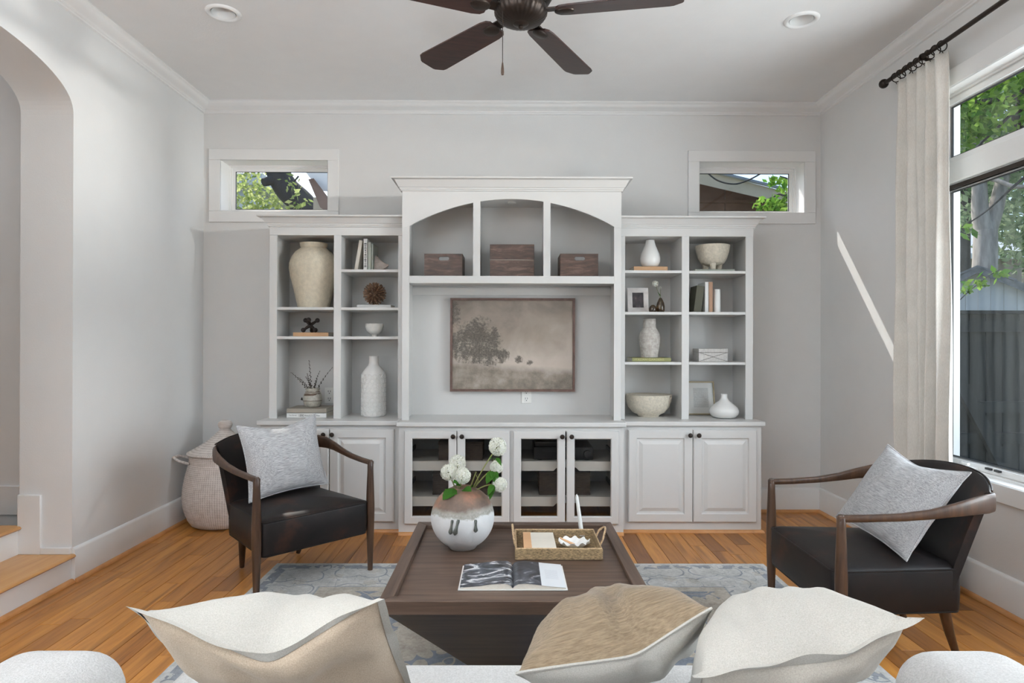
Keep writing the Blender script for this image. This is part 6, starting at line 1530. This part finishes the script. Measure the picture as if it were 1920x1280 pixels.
ob('wall', MB().box(A.x - 2, B.x, hy, hy + 5, GZ, A.z), 'siding', t)
ob('band', MB().box(A.x - 2, B.x + 0.15, hy - 0.15, hy, C_.z - 0.1, C_.z + 0.1), 'trim', t)
ob('roof', MB().box(A.x - 2.2, B.x + 0.3, hy - 0.3, hy + 5.2, A.z, A.z + 0.25), 'trim', t)
ey = 7.0
P = lambda px_, py_, dy=0.0: at(px_, py_, y=ey + dy)
t = thing('porch_eave', 'white porch eave with a brown diagonal bracket beyond the transom', 'eave', (P(605, 360).x, ey, GZ))
ob('soffit', MB().loft([[tuple(P(*q)) + () for q in ((570, 318), (640, 318), (640, 362), (606, 358), (580, 332))], [tuple(P(*q, 0.6)) for q in ((570, 318), (640, 318), (640, 362), (606, 358), (580, 332))]], True, True, True), 'trim', t, smooth=0)
ob('bracket', MB().loft([[tuple(P(*q, e)) for q in ((578, 336), (588, 334), (640, 402), (640, 420), (600, 388))] for e in (-0.18, -0.04)], True, True, True), 'brownwall', t, smooth=0)
ob('post', MB().box(P(582, 400).x, P(628, 400).x, ey + 0.1, ey + 0.5, GZ, P(600, 366).z), 'beige', t)
# through the transom by the curtain: a neighbouring roof
ny = 7.6
lo = lambda x_: 344.5 + 0.232 * (x_ - 1311)
up = lambda x_: 318.5 + 0.250 * (x_ - 1311)
def strip(x0_, x1_, f0, f1, y0, y1): return MB().loft([[tuple(at(x0_, f0(x0_), y=yy)), tuple(at(x1_, f0(x1_), y=yy)), tuple(at(x1_, f1(x1_), y=yy)), tuple(at(x0_, f1(x0_), y=yy))] for yy in (y0, y1)], True, True, True)
t = thing('neighbour_house', 'brown neighbouring house with beige sloping fascia beyond the transom by the curtain', 'house', (at(1390, 400, y=ny).x, ny, GZ))
ob('fascia', strip(1180, 1600, lo, up, ny, ny + 0.06), 'beige', t, smooth=0)
wa, wb = at(1180, 360, y=ny + 0.5).x, at(1600, 420, y=ny + 0.5).x
for i in range(7):
    xa = wa + (wb - wa) * i / 7; xb = wa + (wb - wa) * (i + 1) / 7 - 0.012; f = lambda X_: at(1311, 0, y=ny).z
    za = at(1180, lo(1180) - 3, y=ny + 0.5).z + (at(1600, lo(1600) - 3, y=ny + 0.5).z - at(1180, lo(1180) - 3, y=ny + 0.5).z) * i / 7
    ob('wall_panel', MB().box(xa, xb, ny + 0.5, ny + 0.55, GZ, za), 'brownwall', t)
zb_ = at(1311, 377, y=ny + 0.48).z
ob('wall_batten', MB().box(wa, wb, ny + 0.47, ny + 0.5, zb_ - 0.02, zb_ + 0.02), 'brownwall', t)
q0, q1 = at(1180, up(1180), y=ny), at(1600, up(1600), y=ny)
ob('roof', MB().loft([[(q0.x, ny - 0.05, q0.z), (q1.x, ny - 0.05, q1.z), (q1.x, ny - 0.05, q1.z + 0.03), (q0.x, ny - 0.05, q0.z + 0.03)], [(q0.x, ny + 5, q0.z + 1.75), (q1.x, ny + 5, q1.z + 1.75), (q1.x, ny + 5, q1.z + 1.78), (q0.x, ny + 5, q0.z + 1.78)]], True, True, True), 'roofblue', t, smooth=0)
cbm = limb([(1320, 318, 0), (1345, 338, 0), (1376, 345, 0), (1402, 338, 0), (1425, 326, 0), (1450, 310, 0)], 7.4, 0.009, 0.009)
ob('service_cable', cbm, 'slot', t)
sy_ = 5.9
leafy('leafy_branch', 'bright green leafy branch beside the transom by the curtain', 'branch', (at(1545, 900, y=sy_).x, sy_, GZ), [('stem', limb([(1545, 955, 0), (1540, 600, 0), (1490, 400, 0), (1465, 365, 0), (1442, 376, 0)], sy_, 0.02, 0.005)), ('stem', limb([(1490, 400, 0), (1488, 345, 0), (1462, 330, 0)], sy_, 0.012, 0.005))],
      foliage([blob(1435, 380, sy_, 0.12), blob(1440, 392, sy_, 0.10), blob(1470, 372, sy_, 0.12), blob(1448, 336, sy_, 0.07), blob(1470, 340, sy_, 0.12), blob(1462, 390, sy_, 0.12), blob(1480, 400, sy_, 0.2)], 330, 0.075, 14), 'g1', None, 'barkdark')
